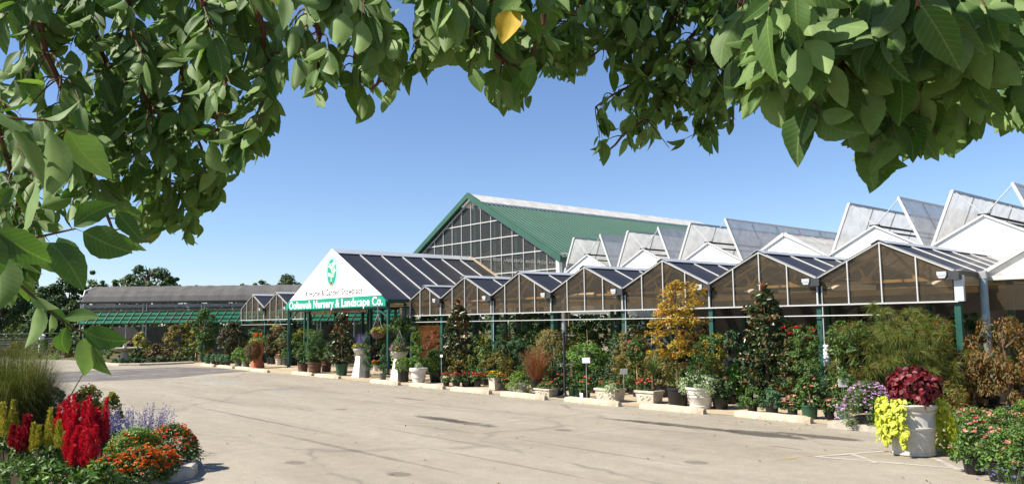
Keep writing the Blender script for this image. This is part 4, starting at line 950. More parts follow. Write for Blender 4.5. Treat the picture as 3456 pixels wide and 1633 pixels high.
# small pots of red flowers on the pavement edge -----------------------
for i, (x, y, lab) in enumerate(((1506, 1303, 'at left end of the row, next to the dark bush'), (1540, 1306, 'in front of the magnolia tub'), (1573, 1305, 'right of the magnolia tub'), (1590, 1304, 'in the middle of the row, half behind its neighbours'), (1611, 1305, 'with tallest blooms near the row middle'), (1643, 1300, 'at right end of the row, by the stone pot'), (1702, 1318, 'alone in front of the juniper'))):
    t, k = shrub('black pot of red flowers '+lab, x, y, ('pot_black', 24+(i % 3)*4, 22), [('mound', 'leaf_mid', 40, 30, 16, 0.05, CL)], [('mound', 'petal_red' if i < 6 else 'petal_coral', 12, 42, 34, 18, 0.045)], 'flower_pot', 'flower pot', 'black pots of red flowers')
for i, (x, y, lab, w_) in enumerate(((1892, 1337, 'black pot of dark leaves and coral blooms left of the iron stand', 30), (1977, 1345, 'black pot of coral roses with a white tag', 34))):
    t, k = shrub(lab, x, y, ('pot_black', w_, 30), [('mound', 'leaf_dark' if i == 0 else 'leaf_mid', 48, 46, 22, 0.05, CL)], [('mound', 'petal_coral', 8, 48, 50, 26, 0.05)], 'flower_pot', 'flower pot')
    if i: MB().box((-0.03, -0.185, 0.02), (0.07, -0.18, 0.16)).build('tag', 'card_white', t)
for i, (x, y, lab) in enumerate(((1930, 1340, 'square green pot with cane tripod behind the iron stand'), (1946, 1340, 'round green pot beside the cane tripod'))):
    t, k = shrub(lab, x, y, ('pot_green', 22, 34), [('mound', 'leaf_mid', 34, 40, 28, 0.05, CL)], (), 'flower_pot', 'flower pot')
    if i == 0:
        for a in (0, 2.1, 4.2): MB().tube([(0.06*math.cos(a), 0.06*math.sin(a), .2), (0, 0, 120*k)], 0.01, 5).build('cane', 'cane', t)

# iron stand ----------------------------------------------------------
t, k = root('iron_stand', 'black iron cross armed plant stand without baskets', 'stand', 1907, 1341)
m = MB(); m.tube([(0, 0, 0.05), (0, 0, 215*k)], 0.035, 10); m.lathe([(0.03, 215*k), (0.045, 217*k), (0.01, 222*k)], 10); m.build('pole', 'metal_dark', t, smooth=True)
MB().lathe([(0.24, 0), (0.24, 0.02), (0.06, 0.07), (0.04, 0.12)], 20).build('base', 'metal_dark', t, smooth=True)
for z, r_ in ((208, 52), (110, 36)):
    for a in (0.2, 1.77):
        e = np.array([math.cos(a), math.sin(a), 0])*r_*k; MB().tube([-e+np.array([0, 0, z*k+.06]), -e*.93+np.array([0, 0, z*k]), e*.93+np.array([0, 0, z*k]), e+np.array([0, 0, z*k+.06])], 0.009, 6).build('arm', 'metal_dark', t)

# price signs -----------------------------------------------------------
def price_sign(label, x, y, ycard, w_, h_, tilt=0.25, written=True):
    t, k = root('price_sign', label, 'sign', x, y, 'white price cards on stakes'); t.rotation_euler = (0, 0, YAW+0.1)
    hz = (y-ycard)*k; MB().tube([(0, 0, 0), (0, 0, hz)], 0.007, 6).build('stake', 'alu_grey', t)
    z0 = hz-0.02; a = math.sin(tilt); c_ = math.cos(tilt); H2 = h_*k; W2 = w_*k/2
    cd_ = MB().prism([(-W2, -0.02, z0), (W2, -0.02, z0), (W2, -0.02+H2*a, z0+H2*c_), (-W2, -0.02+H2*a, z0+H2*c_)], (0, 0.008, 0)).build('card', 'card_white', t)
    if written:
        m = MB()
        for i in range(4):
            f = 0.8-0.18*i; wv = W2*(0.75-0.12*(i % 2)); m._add([(-wv, -0.024+H2*a*f, z0+H2*c_*f), (wv, -0.024+H2*a*f, z0+H2*c_*f), (wv, -0.024+H2*a*(f+.05), z0+H2*c_*(f+.05)), (-wv, -0.024+H2*a*(f+.05), z0+H2*c_*(f+.05))], [(0, 1, 2, 3)])
        m.build('writing', 'ink', cd_, recalc=False)
    return t
price_sign('white card on a stake behind the coral rose pot', 1981, 1352, 1224, 27, 19, written=False)
price_sign('grey backed card on a stake above the longest stone trough', 2107, 1345, 1261, 24, 20, -0.3, written=False)
price_sign('written white card on a stake left of the pink asters', 2853, 1424, 1304, 36, 29, 0.05)
price_sign('tiny white tag on a stake by the dark bush near the cream pot', 1490, 1300, 1204, 9, 9, 0.4, False)

# entrance group ---------------------------------------------------------
t, k = shrub('ribbed brown pot of glossy leaves, leftmost of the three brown pots', 1022, 1257, None, [('ball', 'leaf_mid', 44, 70, 22, 0.07, CL)], (), 'potted_shrub', 'plant')
def ribbed(t, k, w_, h_, mat='pot_brown'):
    r_ = w_*k/2; H_ = h_*k; m = MB(); m.lathe([(r_*.8, 0), (r_*.82, .02), (r_*.84, H_*.22), (r_*.89, H_*.24), (r_*.89, H_*.32), (r_*.86, H_*.34), (r_*.91, H_*.6), (r_*.96, H_*.62), (r_*.96, H_*.7), (r_*.93, H_*.72), (r_*.96, H_*.88), (r_*1.03, H_*.9), (r_*1.03, H_), (r_*.92, H_), (r_*.9, H_*.92)], 26, True, False)
    p_ = m.build('pot', mat, t, smooth=True); MB().lathe([(r_*.91, H_*.93), (.01, H_*.95)], 16, False, True).build('soil', 'soil', p_)
ribbed(t, k, 36, 29)
t, k = shrub('widest ribbed brown pot with a tall feathery bamboo like plant', 1062, 1259, None, [('vase', 'leaf_mid', 80, 120, 32, 0.075, dict(clump=0.3, kc=50, ratio=0.22, cov=2.4)), ('vase', 'leaf_juniper', 70, 105, 34, 0.07, dict(clump=0.3, kc=30, ratio=0.22, cov=1.2, name='inner_foliage'))], (), 'potted_shrub', 'plant'); ribbed(t, k, 48, 37)
t, k = shrub('ribbed brown pot with bushy shrub, rightmost of the three brown pots', 1101, 1254, None, [('mound', 'leaf_mid', 60, 62, 32, 0.07, CL)], (), 'potted_shrub', 'plant'); ribbed(t, k, 36, 35)
for i, (x, y, h_) in enumerate(((1203, 1273, 72), (1331, 1285, 74))):
    P = gp(x, y); k = mpp(P); t = thing('pedestal', ('tapering white pedestal right of the green tub' if i == 0 else 'tapering white pedestal left of the round box bush'), 'pedestal', (P[0], P[1]+.22, 0.006), 0, 'white stone pedestals')
    w0, w1, H_ = 25*k, 14.5*k, h_*k
    MB().lathe([(w0, 0), (w0, .04), (w0*.93, .05), (w1*1.02, H_*.86), (w1*1.1, H_*.87), (w1*1.1, H_*.91), (w1*.95, H_*.92), (w1*.95, H_)], 4, square=True).build('shaft', 'pedestal_stone', t)
    b = thing('flower_bowl', ('stone bowl of yellow and purple flowers standing on the left pedestal' if i == 0 else 'bowl of pink and yellow flowers with trailing silver foliage on the right pedestal'), 'flower bowl', (P[0], P[1]+.22, 0.006+H_), 0)
    r_ = 29*k; MB().lathe([(r_*.35, 0), (r_*.4, .02), (r_*.75, 8*k), (r_*.95, 17*k), (r_*1.02, 22*k), (r_*1.02, 24*k), (r_*.9, 23*k)], 28, True, True).build('bowl', 'urn_stone', b, smooth=True)
    fol(b, k, 'mound', 'leaf_mid', 66, 26, 20, 0.06, 2.4)
    bloom(b, k, 'mound', 'petal_yellow', 30, 68, 22, 20, 0.045)
    if i == 0:
        V, Fq = blades(140, .15, 52*k, 20*k, 0.014, 4, .2, .3, 22*k); raw_mesh('flower_spikes', V, Fq, 'petal_violet', b)
    else:
        bloom(b, k, 'mound', 'petal_pink', 34, 78, 34, 16, 0.05, 'pink_bloom'); fol(b, k, 'mound', 'leaf_mid', 62, 44, 28, 0.06, 1.6, name='upper_foliage')
        for a in (0.3, 2.4, 4.5): MB().tube([(r_*math.cos(a), r_*math.sin(a), 20*k), (0, 0, 95*k)], 0.006, 4).build('hanger_wire', 'wire', b)
        V, Fq = crown('ball', 300, .12, .55, -.3, .05, .5, .05, 16, c=(-r_*.8, -.1)); raw_mesh('trailing_foliage', V, Fq, 'leaf_silver', b)
def spiral(label, x, y, h_, pw, ph, w_):
    t, k = root('spiral_topiary', label, 'topiary', x, y, 'spiral clipped junipers'); pot(t, k, 'pot_grey', pw, ph)
    n = 2600; s = RNG.uniform(0, 1, n); a = s*2*math.pi*3.4; rr = w_*k/2*(1-.72*s)
    z = ph*k+(h_-ph)*k*s; c = np.stack([rr*.55*np.cos(a), rr*.55*np.sin(a), z], 1)+rvec(n)*(rr*.62*np.cbrt(RNG.uniform(0, 1, n)))[:, None]*np.array([1, 1, .8])
    V, Fq = leaves(c, rvec(n)+np.array([0, 0, .3]), rvec(n), .05, .02); raw_mesh('foliage', V, Fq, 'leaf_juniper', t); stem(t, [(0, 0, ph*k*.8), (0, 0, h_*k*.97)], [.025, .008])
spiral('tall spiral clipped juniper right of the left pedestal', 1237, 1275, 152, 22, 28, 36)
spiral('shorter spiral clipped juniper left of the right pedestal', 1293, 1283, 118, 23, 24, 36)
shrub('white bucket of orange flowers in the shade between the pedestals', 1267, 1252, ('pot_white', 18, 22), [('mound', 'leaf_mid', 30, 16, 18, .05)], [('mound', 'petal_orange', 26, 34, 20, 18, .05)], 'flower_pot', 'flower pot')
shrub('round clipped golden box bush in a black pot', 1361, 1289, ('pot_black', 38, 36, 0.86), [('ball', 'leaf_box', 58, 56, 30, .035, dict(cov=3.2, clump=.16, kc=120, ncap=7000))], (), 'box_bush', 'bush')
t, k = root('tiered_topiary', 'three tiered clipped topiary in a white rimmed urn', 'topiary', 1413, 1293)
r_, H_ = 31*k, 52*k
m = MB(); m.lathe([(r_*.62, 0), (r_*.64, .02), (r_*.63, H_*.06), (r_*.72, H_*.35), (r_*.76, H_*.36), (r_*.76, H_*.4), (r_*.75, H_*.42), (r_*.84, H_*.74), (r_*.98, H_*.78), (r_*1.02, H_*.88), (r_*1.0, H_*.97), (r_*.9, H_), (r_*.82, H_*.93)], 30, True, False); p_ = m.build('urn', 'pot_white', t, smooth=True)
MB().lathe([(r_*.84, H_*.93), (.01, H_*.94)], 16, False, True).build('soil', 'soil', p_)
cx = -13*k
stem(t, [(cx*.3, 0, H_*.9), (cx, 0, 90*k), (cx, 0, 155*k)], [.03, .025, .015])
for (zz, w_, hh) in ((128, 40, 46), (96, 52, 34), (60, 52, 34)):
    fol(t, k, 'ball', 'leaf_box' if zz > 100 else 'leaf_bright', w_, hh, zz, .035, 3.0, .4, clump=.16, kc=80, name='clipped_tier', c=(cx, 0), ncap=5000)
fol(t, k, 'mound', 'leaf_silver', 30, 18, 50, .045, 1.8, name='underplanting', c=(14*k, -.1))
shrub('big dark rounded bush in a black tub right of the tiered topiary', 1470, 1289, ('pot_black', 44, 38), [('mound', 'leaf_mid', 84, 78, 28, .06, dict(clump=.25, kc=60)), ('mound', 'leaf_box', 80, 74, 34, .05, dict(clump=.2, kc=40, cov=1.2, name='new_growth'))])
shrub('red leaved heavenly bamboo behind the dark rounded bush', 1478, 1262, ('pot_black', 40, 24), [('vase', 'leaf_redtip', 96, 120, 22, .065, dict(clump=.2, kc=70, cov=1.9, ratio=.4))], [('mound', 'petal_red', 16, 96, 92, 45, .05)])
# hanging baskets --------------------------------------------------------
def basket(label, x, yb, y, w_, h_, yt, fmat, fw, fh, bmat=None):
    """x, yb: bowl bottom; placed above ground point (x, y)"""
    G = gp(x, y); k = mpp(G); z = (y-yb)*k
    t = thing('hanging_basket', label, 'hanging basket', (G[0], G[1], z), 0); r_ = w_*k/2; H_ = h_*k
    MB().lathe([(r_*.6, 0), (r_*.8, H_*.3), (r_*.95, H_*.7), (r_*1.03, H_*.85), (r_*1.03, H_), (r_*.9, H_*.95)], 22, True, True).build('bowl', 'pot_brown', t, smooth=True)
    fol(t, k, 'mound', fmat, fw, fh, h_*.8, .06, 2.2, clump=.25, kc=24, droop=.6)
    if bmat: bloom(t, k, 'mound', bmat, 14, fw, fh, h_*.8, .05)
    top = (yb-yt)*k
    for a in (.4, 2.5, 4.6): MB().tube([(r_*math.cos(a), r_*math.sin(a), H_), (0, 0, top*.75), (0, 0, top)], .008, 4).build('hanger_wire', 'wire', t)
    return t
basket('hanging basket of yellow foliage below the end of the name sign', 1274, 1142, 1275, 46, 20, 1030, 'leaf_yellow', 58, 22)
basket('upper hanging basket of golden foliage left of the entrance post', 936, 1124, 1240, 36, 15, 1046, 'leaf_yellow', 52, 16)
basket('lower hanging basket with pink flowers left of the entrance post', 950, 1170, 1240, 32, 16, 1112, 'leaf_box', 40, 20, 'petal_salmon')
t, k = root('basket_stand', 'slim green post with bracket arms carrying the left hanging baskets', 'stand', 970, 1241)
MB().tube([(0, 0, 0), (0, 0, 200*k)], .035, 8).build('pole', 'post_green', t)
q = gp(936, 1240)-gp(970, 1241)
MB().tube([(0, 0, 196*k), (q[0], q[1], 194*k)], .016, 6).build('arm', 'post_green', t)
q2 = gp(950, 1240)-gp(970, 1241); MB().tube([(0, 0, 120*k), (q2[0], q2[1], 128*k)], .016, 6).build('arm', 'post_green', t)
# palm inside the entrance corner
t, k = root('palm', 'feathery palm in the shaded entrance corner behind the right pedestal', 'plant', 1352, 1262); pot(t, k, 'pot_black', 36, 28)
stem(t, [(0, 0, .2), (.03, 0, 1.5)], [.05, .035])
V, Fq = blades(40, .02, 1.0, .85, .025, 6, .8, .3, 1.45); W_ = V.reshape(40, 14, 3); parts = [(V, Fq)]
mid = (W_[:, 0::2]+W_[:, 1::2])/2; pp = mid[:, 2:].reshape(-1, 3); pp = np.repeat(pp, 10, 0)+RNG.normal(0, .03, (len(pp)*10, 3)); V2, F2 = leaves(pp, rvec(len(pp))+np.array([0, 0, -.8]), rvec(len(pp)), .22, .02, .05); parts.append((V2, F2))
V, Fq = merge(parts); raw_mesh('fronds', V, Fq, 'leaf_mid', t)
# left of the entrance -----------------------------------------------------
t, k = root('terracotta_urn', 'tall terracotta urn overflowing with orange and dark red plants', 'urn', 869, 1241)
r_ = 16*k
MB().lathe([(r_*1.45, 0), (r_*1.4, 6*k), (r_*1.25, 20*k), (r_*.95, 26*k), (r_*.85, 38*k), (r_*1.2, 48*k), (r_*1.25, 70*k), (r_*1.0, 78*k), (r_*1.05, 88*k), (r_*1.35, 92*k), (r_*1.3, 95*k), (r_*1.1, 94*k)], 26, True, True).build('urn', 'terracotta', t, smooth=True)
fol(t, k, 'mound', 'leaf_bright', 66, 18, 84, .07, 2.2); bloom(t, k, 'mound', 'petal_orange', 26, 34, 22, 95, .07); fol(t, k, 'ball', 'leaf_bronze', 56, 62, 26, .06, 2.4, name='dark_foliage', c=(16*k, -.35)); bloom(t, k, 'ball', 'petal_orange', 9, 36, 40, 50, .08, 'side_bloom', (-12*k, -.2))
for i, x in enumerate((804, 830)):
    t, k = shrub(('olive pot of bright green leaves, left one of the pair beside the terracotta urn', 'olive pot of bright green leaves, right one of the pair beside the terracotta urn')[i], x, 1237+i, None, [('mound', 'leaf_bright', 46, 44, 18, .07, CL)], (), 'potted_shrub', 'plant', 'olive pots of green leaves')
    ribbed(t, k, 25, 25, 'pot_olive')
shrub('tall glossy camellia left of the olive pots', 780, 1226, ('pot_black', 28, 20), [('ball', 'leaf_magnolia', 90, 128, 12, .11, dict(clump=.22, kc=80)), ('ball', 'leaf_bronze', 86, 124, 14, .09, dict(clump=.2, kc=40, cov=1.0, name='new_growth'))])
t, k = shrub('tall crape myrtle with a few red flowers by the corner of the planting', 690, 1222, ('pot_black', 26, 22), [('vase', 'leaf_mid', 96, 160, 16, .1, dict(clump=.22, kc=80))], [('mound', 'petal_red', 4, 90, 120, 45, .1)])
shrub('golden leaved small tree with wrapped root ball near the far kerb corner', 662, 1216, None, [('ball', 'leaf_yellow', 46, 90, 24, .1, CL)], (), 'small_tree', 'tree', None, (0, 50, 5, 'burlap'))
t, k = root('root_ball_tree', 'tree trunk wrapped in tan burlap beside the crape myrtle', 'tree', 702, 1221)
MB().lathe([(.3, 0), (.34, .25), (.3, .6), (.26, .75)], 14, wob=.06).build('root_ball', 'burlap', t, smooth=True); stem(t, [(0, 0, .7), (.05, 0, 1.6), (0, .05, 2.3)], [.08, .06, .03]); fol(t, k, 'ball', 'leaf_mid', 46, 60, 68, .1, 1.8, clump=.3, kc=24)
for i, x in enumerate((701, 722, 738, 752, 768)):
    shrub(('green pot of dark leaves directly below the crape myrtle', 'small dark pot, second along from the crape myrtle', 'small dark pot, third along from the crape myrtle', 'small dark pot, fourth along from the crape myrtle', 'small dark pot under the glossy camellia')[i], x, 1229+i*1.6, ('pot_green' if i == 0 else 'pot_black', 20, 20), [('mound', 'leaf_juniper', 26, 22, 14, .07)], (), 'flower_pot', 'flower pot', 'pots below the crape myrtle')
shrub('cream pot of pink flowers on the pavement left of the entrance', 941, 1231, ('pot_white', 24, 22), [('mound', 'leaf_mid', 26, 14, 18, .06)], [('mound', 'petal_salmon', 22, 30, 18, 18, .06)], 'flower_pot', 'flower pot')
shrub('grey pot of mixed leaves beside the cream pink flower pot', 961, 1231, ('pot_grey', 22, 24), [('mound', 'leaf_mid', 30, 34, 20, .07, CL)], (), 'flower_pot', 'flower pot')
shrub('low dark pot between the grey pot and the grey bin', 978, 1231, ('pot_black', 18, 16), [('mound', 'leaf_dark', 28, 30, 12, .07, CL)], (), 'flower_pot', 'flower pot')
t, k = root('litter_bin', 'plain grey bin left of the brown ribbed pots', 'bin', 996, 1232); pot_mesh(7*k, 9*k, 27*k).build('body', 'pot_grey', t, smooth=True); MB().lathe([(9.6*k, 27*k), (9.6*k, 29*k), (6*k, 31*k)], 18).build('lid', 'pot_grey', t, smooth=True)
shrub('leafy green bush behind the cream pink flower pot', 945, 1215, ('pot_black', 30, 16), [('ball', 'leaf_bright', 60, 54, 10, .08, CL)])
shrub('dark column shaped evergreen just right of the terracotta urn', 912, 1228, ('pot_black', 24, 20), [('ball', 'leaf_dark', 40, 92, 14, .07, CL)])
shrub('loose green shrub against the left entrance post', 985, 1222, ('pot_black', 28, 18), [('vase', 'leaf_mid', 70, 120, 14, .08, dict(clump=.22, kc=46))])
shrub('golden shrub under the left of the sign band', 1018, 1230, ('pot_black', 28, 18), [('ball', 'leaf_yellow', 46, 50, 70, .08, CL), ('vase', 'leaf_mid', 60, 80, 14, .08, dict(clump=.22, kc=36, name='lower_foliage'))])
# planting beyond the far kerb ----------------------------------------------
far = [('golden green rounded shrub beyond the far kerb, below the curtain', 474, 1212, 66, 86, 'leaf_yellow'), ('rust tinged spreading maple beyond the far kerb', 592, 1206, 92, 108, 'leaf_laceleaf'), ('slim golden conifer above the rust tinged maple', 628, 1200, 30, 112, 'leaf_yellow'), ('bronze low perennial clump in the middle of the far planting', 530, 1216, 74, 52, 'leaf_bronze'), ('olive grassy clump near the far kerb corner', 615, 1218, 66, 44, 'blade_olive'), ('dark evergreen dome right of the stone basin', 462, 1218, 50, 40, 'leaf_dark'), ('red brown shrub behind the stone basin', 432, 1205, 60, 60, 'leaf_bronze'), ('green shrub beside the hanging leaves at left', 385, 1208, 60, 62, 'leaf_mid'), ('rust coloured shrub by the white post at left', 205, 1205, 70, 58, 'leaf_laceleaf'), ('olive green shrub at the far left kerb', 140, 1206, 70, 60, 'leaf_mid'), ('lime green low bush at the end of the far lot', 182, 1212, 40, 14, 'leaf_bright'), ('tall olive shrub left of the stone basin', 262, 1200, 60, 84, 'leaf_mid'), ('pinkish brown haze of perennials beside the crape myrtle', 575, 1216, 60, 46, 'leaf_bronze'), ('dull green shrub between far planting and crape myrtle', 645, 1214, 40, 60, 'leaf_mid'), ('brown grassy clump at the extreme left beyond the lot', 60, 1206, 80, 50, 'leaf_laceleaf')]
for lab, x, y, w_, h_, mt in far: shrub(lab, x, y, None, [('mound', mt, w_, h_, 0, .16, dict(clump=.25, kc=46, ncap=2600))], (), 'shrub', 'shrub', 'shrubs in the far planting')
proto = None
for i in range(15):
    x = 388+i*17.5; y = 1229-(i*0.55)
    if proto is None:
        proto, k = shrub('low clipped dark green bush in the row along the far kerb', x, y, ('pot_black', 12, 6), [('mound', 'leaf_dark', 22, 15, 2, .1, dict(cov=3))], (), 'low_bush', 'bush', 'low dark bushes along the far kerb')
    else: c_ = copy_tree(proto); P = gp(x, y); c_.location = (P[0], P[1]+random.uniform(0, .3), .006); c_.rotation_euler.z = i
t, k = root('stone_basin', 'round pale stone fountain basin in the far planting', 'fountain', 420, 1216)
MB().lathe([(.35, 0), (.4, .1), (.25, .2), (.22, .5), (.6, .62), (1.0, .74), (1.02, .8), (.9, .78)], 30, True, True).build('bowl', 'cast_stone', t, smooth=True); MB().lathe([(.14, .75), (.1, 1.0), (.3, 1.15), (.32, 1.2)], 20, True, True).build('upper_bowl', 'cast_stone', t, smooth=True)
t, k = root('white_post', 'short white post standing in the shrubs at far left', 'post', 137, 1206); m = MB(); m.box((-.14, -.14, 0), (.14, .14, 1.5)); m.lathe([(.22, 1.5), (.2, 1.58), (.03, 1.7)], 4, square=True); m.build('post', 'white_panel', t)
# middle ground behind the troughs -------------------------------------------
def laceleaf(label, x, y, w_, h_, z0, mat='leaf_laceleaf', n=None):
    t, k = root('laceleaf_maple', label, 'tree', x, y, 'weeping laceleaf maples'); pot(t, k, 'pot_black', w_*.4, 30)
    tr = MB(); tr.tube([(0, 0, .1), (.05, 0, (z0+h_*.3)*k), (-.03, .02, (z0+h_*.75)*k)], [.05, .04, .02], 7)
    for a in range(6): r_ = w_*k*.4; tr.tube([(0, 0, (z0+h_*.6)*k), (r_*.6*math.cos(a), r_*.6*math.sin(a), (z0+h_*.85)*k), (r_*math.cos(a), r_*math.sin(a), (z0+h_*.4)*k)], [.02, .012, .004], 5)
    tr.build('trunk', 'bark', t, smooth=True)
    fol(t, k, 'weep', mat, w_, h_, z0, .085, 2.0, .28, clump=.2, kc=90, droop=1.0, up=.4, ncap=6000); return t, k
laceleaf('green bronze weeping maple behind the purple grass and iron stand', 1862, 1300, 150, 110, 70)
laceleaf('tallest weeping maple in front of a green greenhouse post', 2135, 1310, 130, 130, 70)
laceleaf('green weeping maple low behind the gold maple trunk', 2225, 1322, 110, 90, 50)
shrub('climbing green vine on canes behind the written sign row', 1985, 1318, ('pot_black', 40, 26), [('vase', 'leaf_bright', 150, 130, 24, .07, dict(clump=.17, kc=90, cov=1.8)), ('vase', 'leaf_mid', 140, 130, 20, .07, dict(clump=.2, kc=60, cov=1.4, name='inner_foliage'))], (), 'climbing_plant', 'plant', None, (0, 205, 1.4, 'cane'))
for i, x in enumerate((1930, 1968, 2006, 2042, 2080)):
    shrub(('leftmost', 'second', 'middle', 'fourth', 'rightmost')[i]+' of the dark holly bushes lined up below the climbing vine', x, 1322+i*2, ('pot_black', 26, 18), [('ball', 'leaf_dark', 48, 56, 12, .06, CL)], (), 'holly_bush', 'bush', 'dark holly bushes')
shrub('rose bush with white blooms left of the iron stand', 1888, 1316, ('pot_black', 28, 20), [('ball', 'leaf_dark', 54, 64, 14, .06, CL)], [('mound', 'petal_white', 8, 50, 56, 24, .06)], 'rose_bush', 'bush')
shrub('standard rose with red blooms on a bare stem tied to canes', 2150, 1338, ('pot_black', 32, 22), [('ball', 'leaf_mid', 66, 84, 112, .07, CL)], [('ball', 'petal_red', 12, 66, 84, 112, .05)], 'standard_rose', 'bush', None, (10, 130, 2.2, 'cane'))
shrub('yellow green leafy shrub behind the cone spruce', 2412, 1352, ('pot_black', 50, 30), [('vase', 'leaf_yellow', 110, 200, 24, .09, dict(clump=.2, kc=70, cov=1.5)), ('vase', 'leaf_mid', 110, 190, 24, .09, dict(clump=.22, kc=60, cov=1.6, name='inner_foliage'))], [('mound', 'petal_salmon', 4, 100, 140, 60, .07)])
shrub('broad leaved hydrangea right of the big cream pot', 2478, 1362, ('pot_black', 50, 30), [('mound', 'leaf_bright', 108, 96, 30, .13, dict(clump=.28, kc=40, ratio=.7))], [('mound', 'petal_salmon', 3, 90, 80, 50, .09)])
shrub('dark bush in deep shade right of the big cream pot', 2432, 1380, ('pot_black', 56, 40), [('ball', 'leaf_dark', 80, 80, 22, .07, CL)])
shrub('yellowish small shrub behind the row of red flower pots', 1632, 1288, ('pot_black', 34, 24), [('ball', 'leaf_yellow', 70, 120, 40, .07, dict(clump=.22, kc=60, cov=1.3)), ('ball', 'leaf_mid', 74, 124, 36, .07, dict(clump=.22, kc=60, cov=1.6, name='inner_foliage'))])
shrub('dark green shrub with scattered red blooms right of the bronze magnolia', 1632, 1296, ('pot_black', 36, 20), [('mound', 'leaf_mid', 64, 60, 16, .06, CL)], [('mound', 'petal_red', 5, 60, 54, 20, .04)])
shrub('silvery green shrub right of the pointed juniper', 1735, 1285, ('pot_black', 36, 24), [('ball', 'leaf_juniper', 74, 110, 40, .06, CL)])
t, k = root('ring_ornament', 'rusty ring shaped garden ornament on a dark urn base', 'ornament', 2462, 1332)
R0 = 15*k; zc = 172*k
MB().tube([(R0*math.cos(2*math.pi*i/24), R0*.3*math.sin(2*math.pi*i/24), zc+R0*math.sin(2*math.pi*i/24)) for i in range(25)], .018, 6).build('ring', 'rust', t, smooth=True)
MB().tube([(-R0, 0, zc-R0*.4), (R0*1.3, 0, zc+R0*.5)], .012, 5).build('arrow', 'rust', t)
MB().lathe([(.16, 0), (.18, .05), (.08, .2), (.1, .5), (.2, .75), (.24, .95), (.08, 1.05), (.025, 1.15), (.02, zc-R0)], 18, True, True).build('base', 'metal_dark', t, smooth=True)
# bench slabs between the cream pot and the tall magnolia
t, k = root('stone_bench', 'grey stone bench in the shade left of the tallest magnolia', 'bench', 2545, 1350); MB().box((-.75, -.22, .42), (.75, .22, .52)).build('seat', 'cast_stone', t)
for s in (-1, 1): MB().box((s*.5-.1, -.18, 0), (s*.5+.1, .18, .42)).build('leg', 'cast_stone', t)
# right part of the row -----------------------------------------------------------
shrub('low green rose bush without flowers, left one at the foot of the tallest magnolia', 2540, 1393, ('pot_black', 36, 34), [('mound', 'leaf_mid', 90, 58, 22, .055, dict(clump=.25, kc=50))], (), 'rose_bush', 'bush', 'flowerless bushes below the tallest magnolia')
shrub('low dense blue green bush, right one at the foot of the tallest magnolia', 2606, 1398, ('pot_black', 46, 34), [('mound', 'leaf_juniper', 90, 62, 20, .05, dict(clump=.25, kc=50))], (), 'rose_bush', 'bush', 'flowerless bushes below the tallest magnolia')
for i, (x, y, lab) in enumerate(((2676, 1405, 'black pot of salmon roses left of the round green tub'), (2800, 1415, 'black pot of salmon roses between the two green tubs'))):
    shrub(lab, x, y, ('pot_black', 36, 34), [('mound', 'leaf_mid', 64, 40, 26, .05, CL)], [('mound', 'petal_salmon', 18, 66, 44, 26, .05)], 'flower_pot', 'flower pot', 'black pots of salmon roses')
shrub('green tub with a tall rose bush bearing a few red blooms', 2734, 1413, ('pot_green', 54, 46, .84), [('vase', 'leaf_mid', 110, 215, 90, .065, dict(clump=.2, kc=90, cov=1.7)), ('mound', 'leaf_mid', 110, 90, 50, .06, dict(clump=.2, kc=40, cov=1.2, name='lower_foliage'))], [('vase', 'petal_red', 8, 100, 200, 110, .06), ('mound', 'petal_salmon', 6, 100, 100, 50, .05, 'pale_bloom')], 'rose_bush', 'bush', None, (30, 180, 3, 'stem_tan'))
shrub('green tub with thin stemmed bush behind the written sign stake', 2845, 1421, ('pot_green', 42, 48, .84), [('vase', 'leaf_mid', 100, 120, 50, .065, dict(clump=.25, kc=50, cov=1.4))], [('mound', 'petal_salmon', 3, 90, 100, 55, .04)], 'rose_bush', 'bush', None, (30, 120, 2, 'stem_tan'))
shrub('red flowered bush in shade behind the ribbed white downpipe', 2700, 1380, ('pot_black', 50, 34), [('ball', 'leaf_bronze', 110, 250, 40, .08, dict(clump=.2, kc=60, cov=1.2)), ('ball', 'leaf_mid', 110, 230, 30, .08, dict(clump=.2, kc=60, cov=1.4, name='inner_foliage'))], [('vase', 'petal_red', 7, 100, 250, 60, .07)])
t, k = root('aster_clump', 'wide mound of lilac pink asters left of the lime leaved urn', 'flowers', 2935, 1446)
pot(t, k, 'pot_black', 90, 40)
fol(t, k, 'mound', 'leaf_mid', 180, 135, 14, .05, 2.2, .25, clump=.25, kc=70, name='foliage'); bloom(t, k, 'mound', 'petal_lilac', 230, 185, 145, 14, .032, zmin=.12)
V, Fq = heads(np.stack([RNG.uniform(-.55, -.2, 40), RNG.uniform(-.35, .0, 40), RNG.uniform(.04, .42, 40)], 1), .035); raw_mesh('low_bloom', V, Fq, 'petal_lilac', t)
setp(sheet('concrete_slab', [(-7.75, 14.55), (-5.2, 14.55), (-5.2, 15.4), (-7.75, 15.4)], .1, 'curb_concrete', thick=.1))
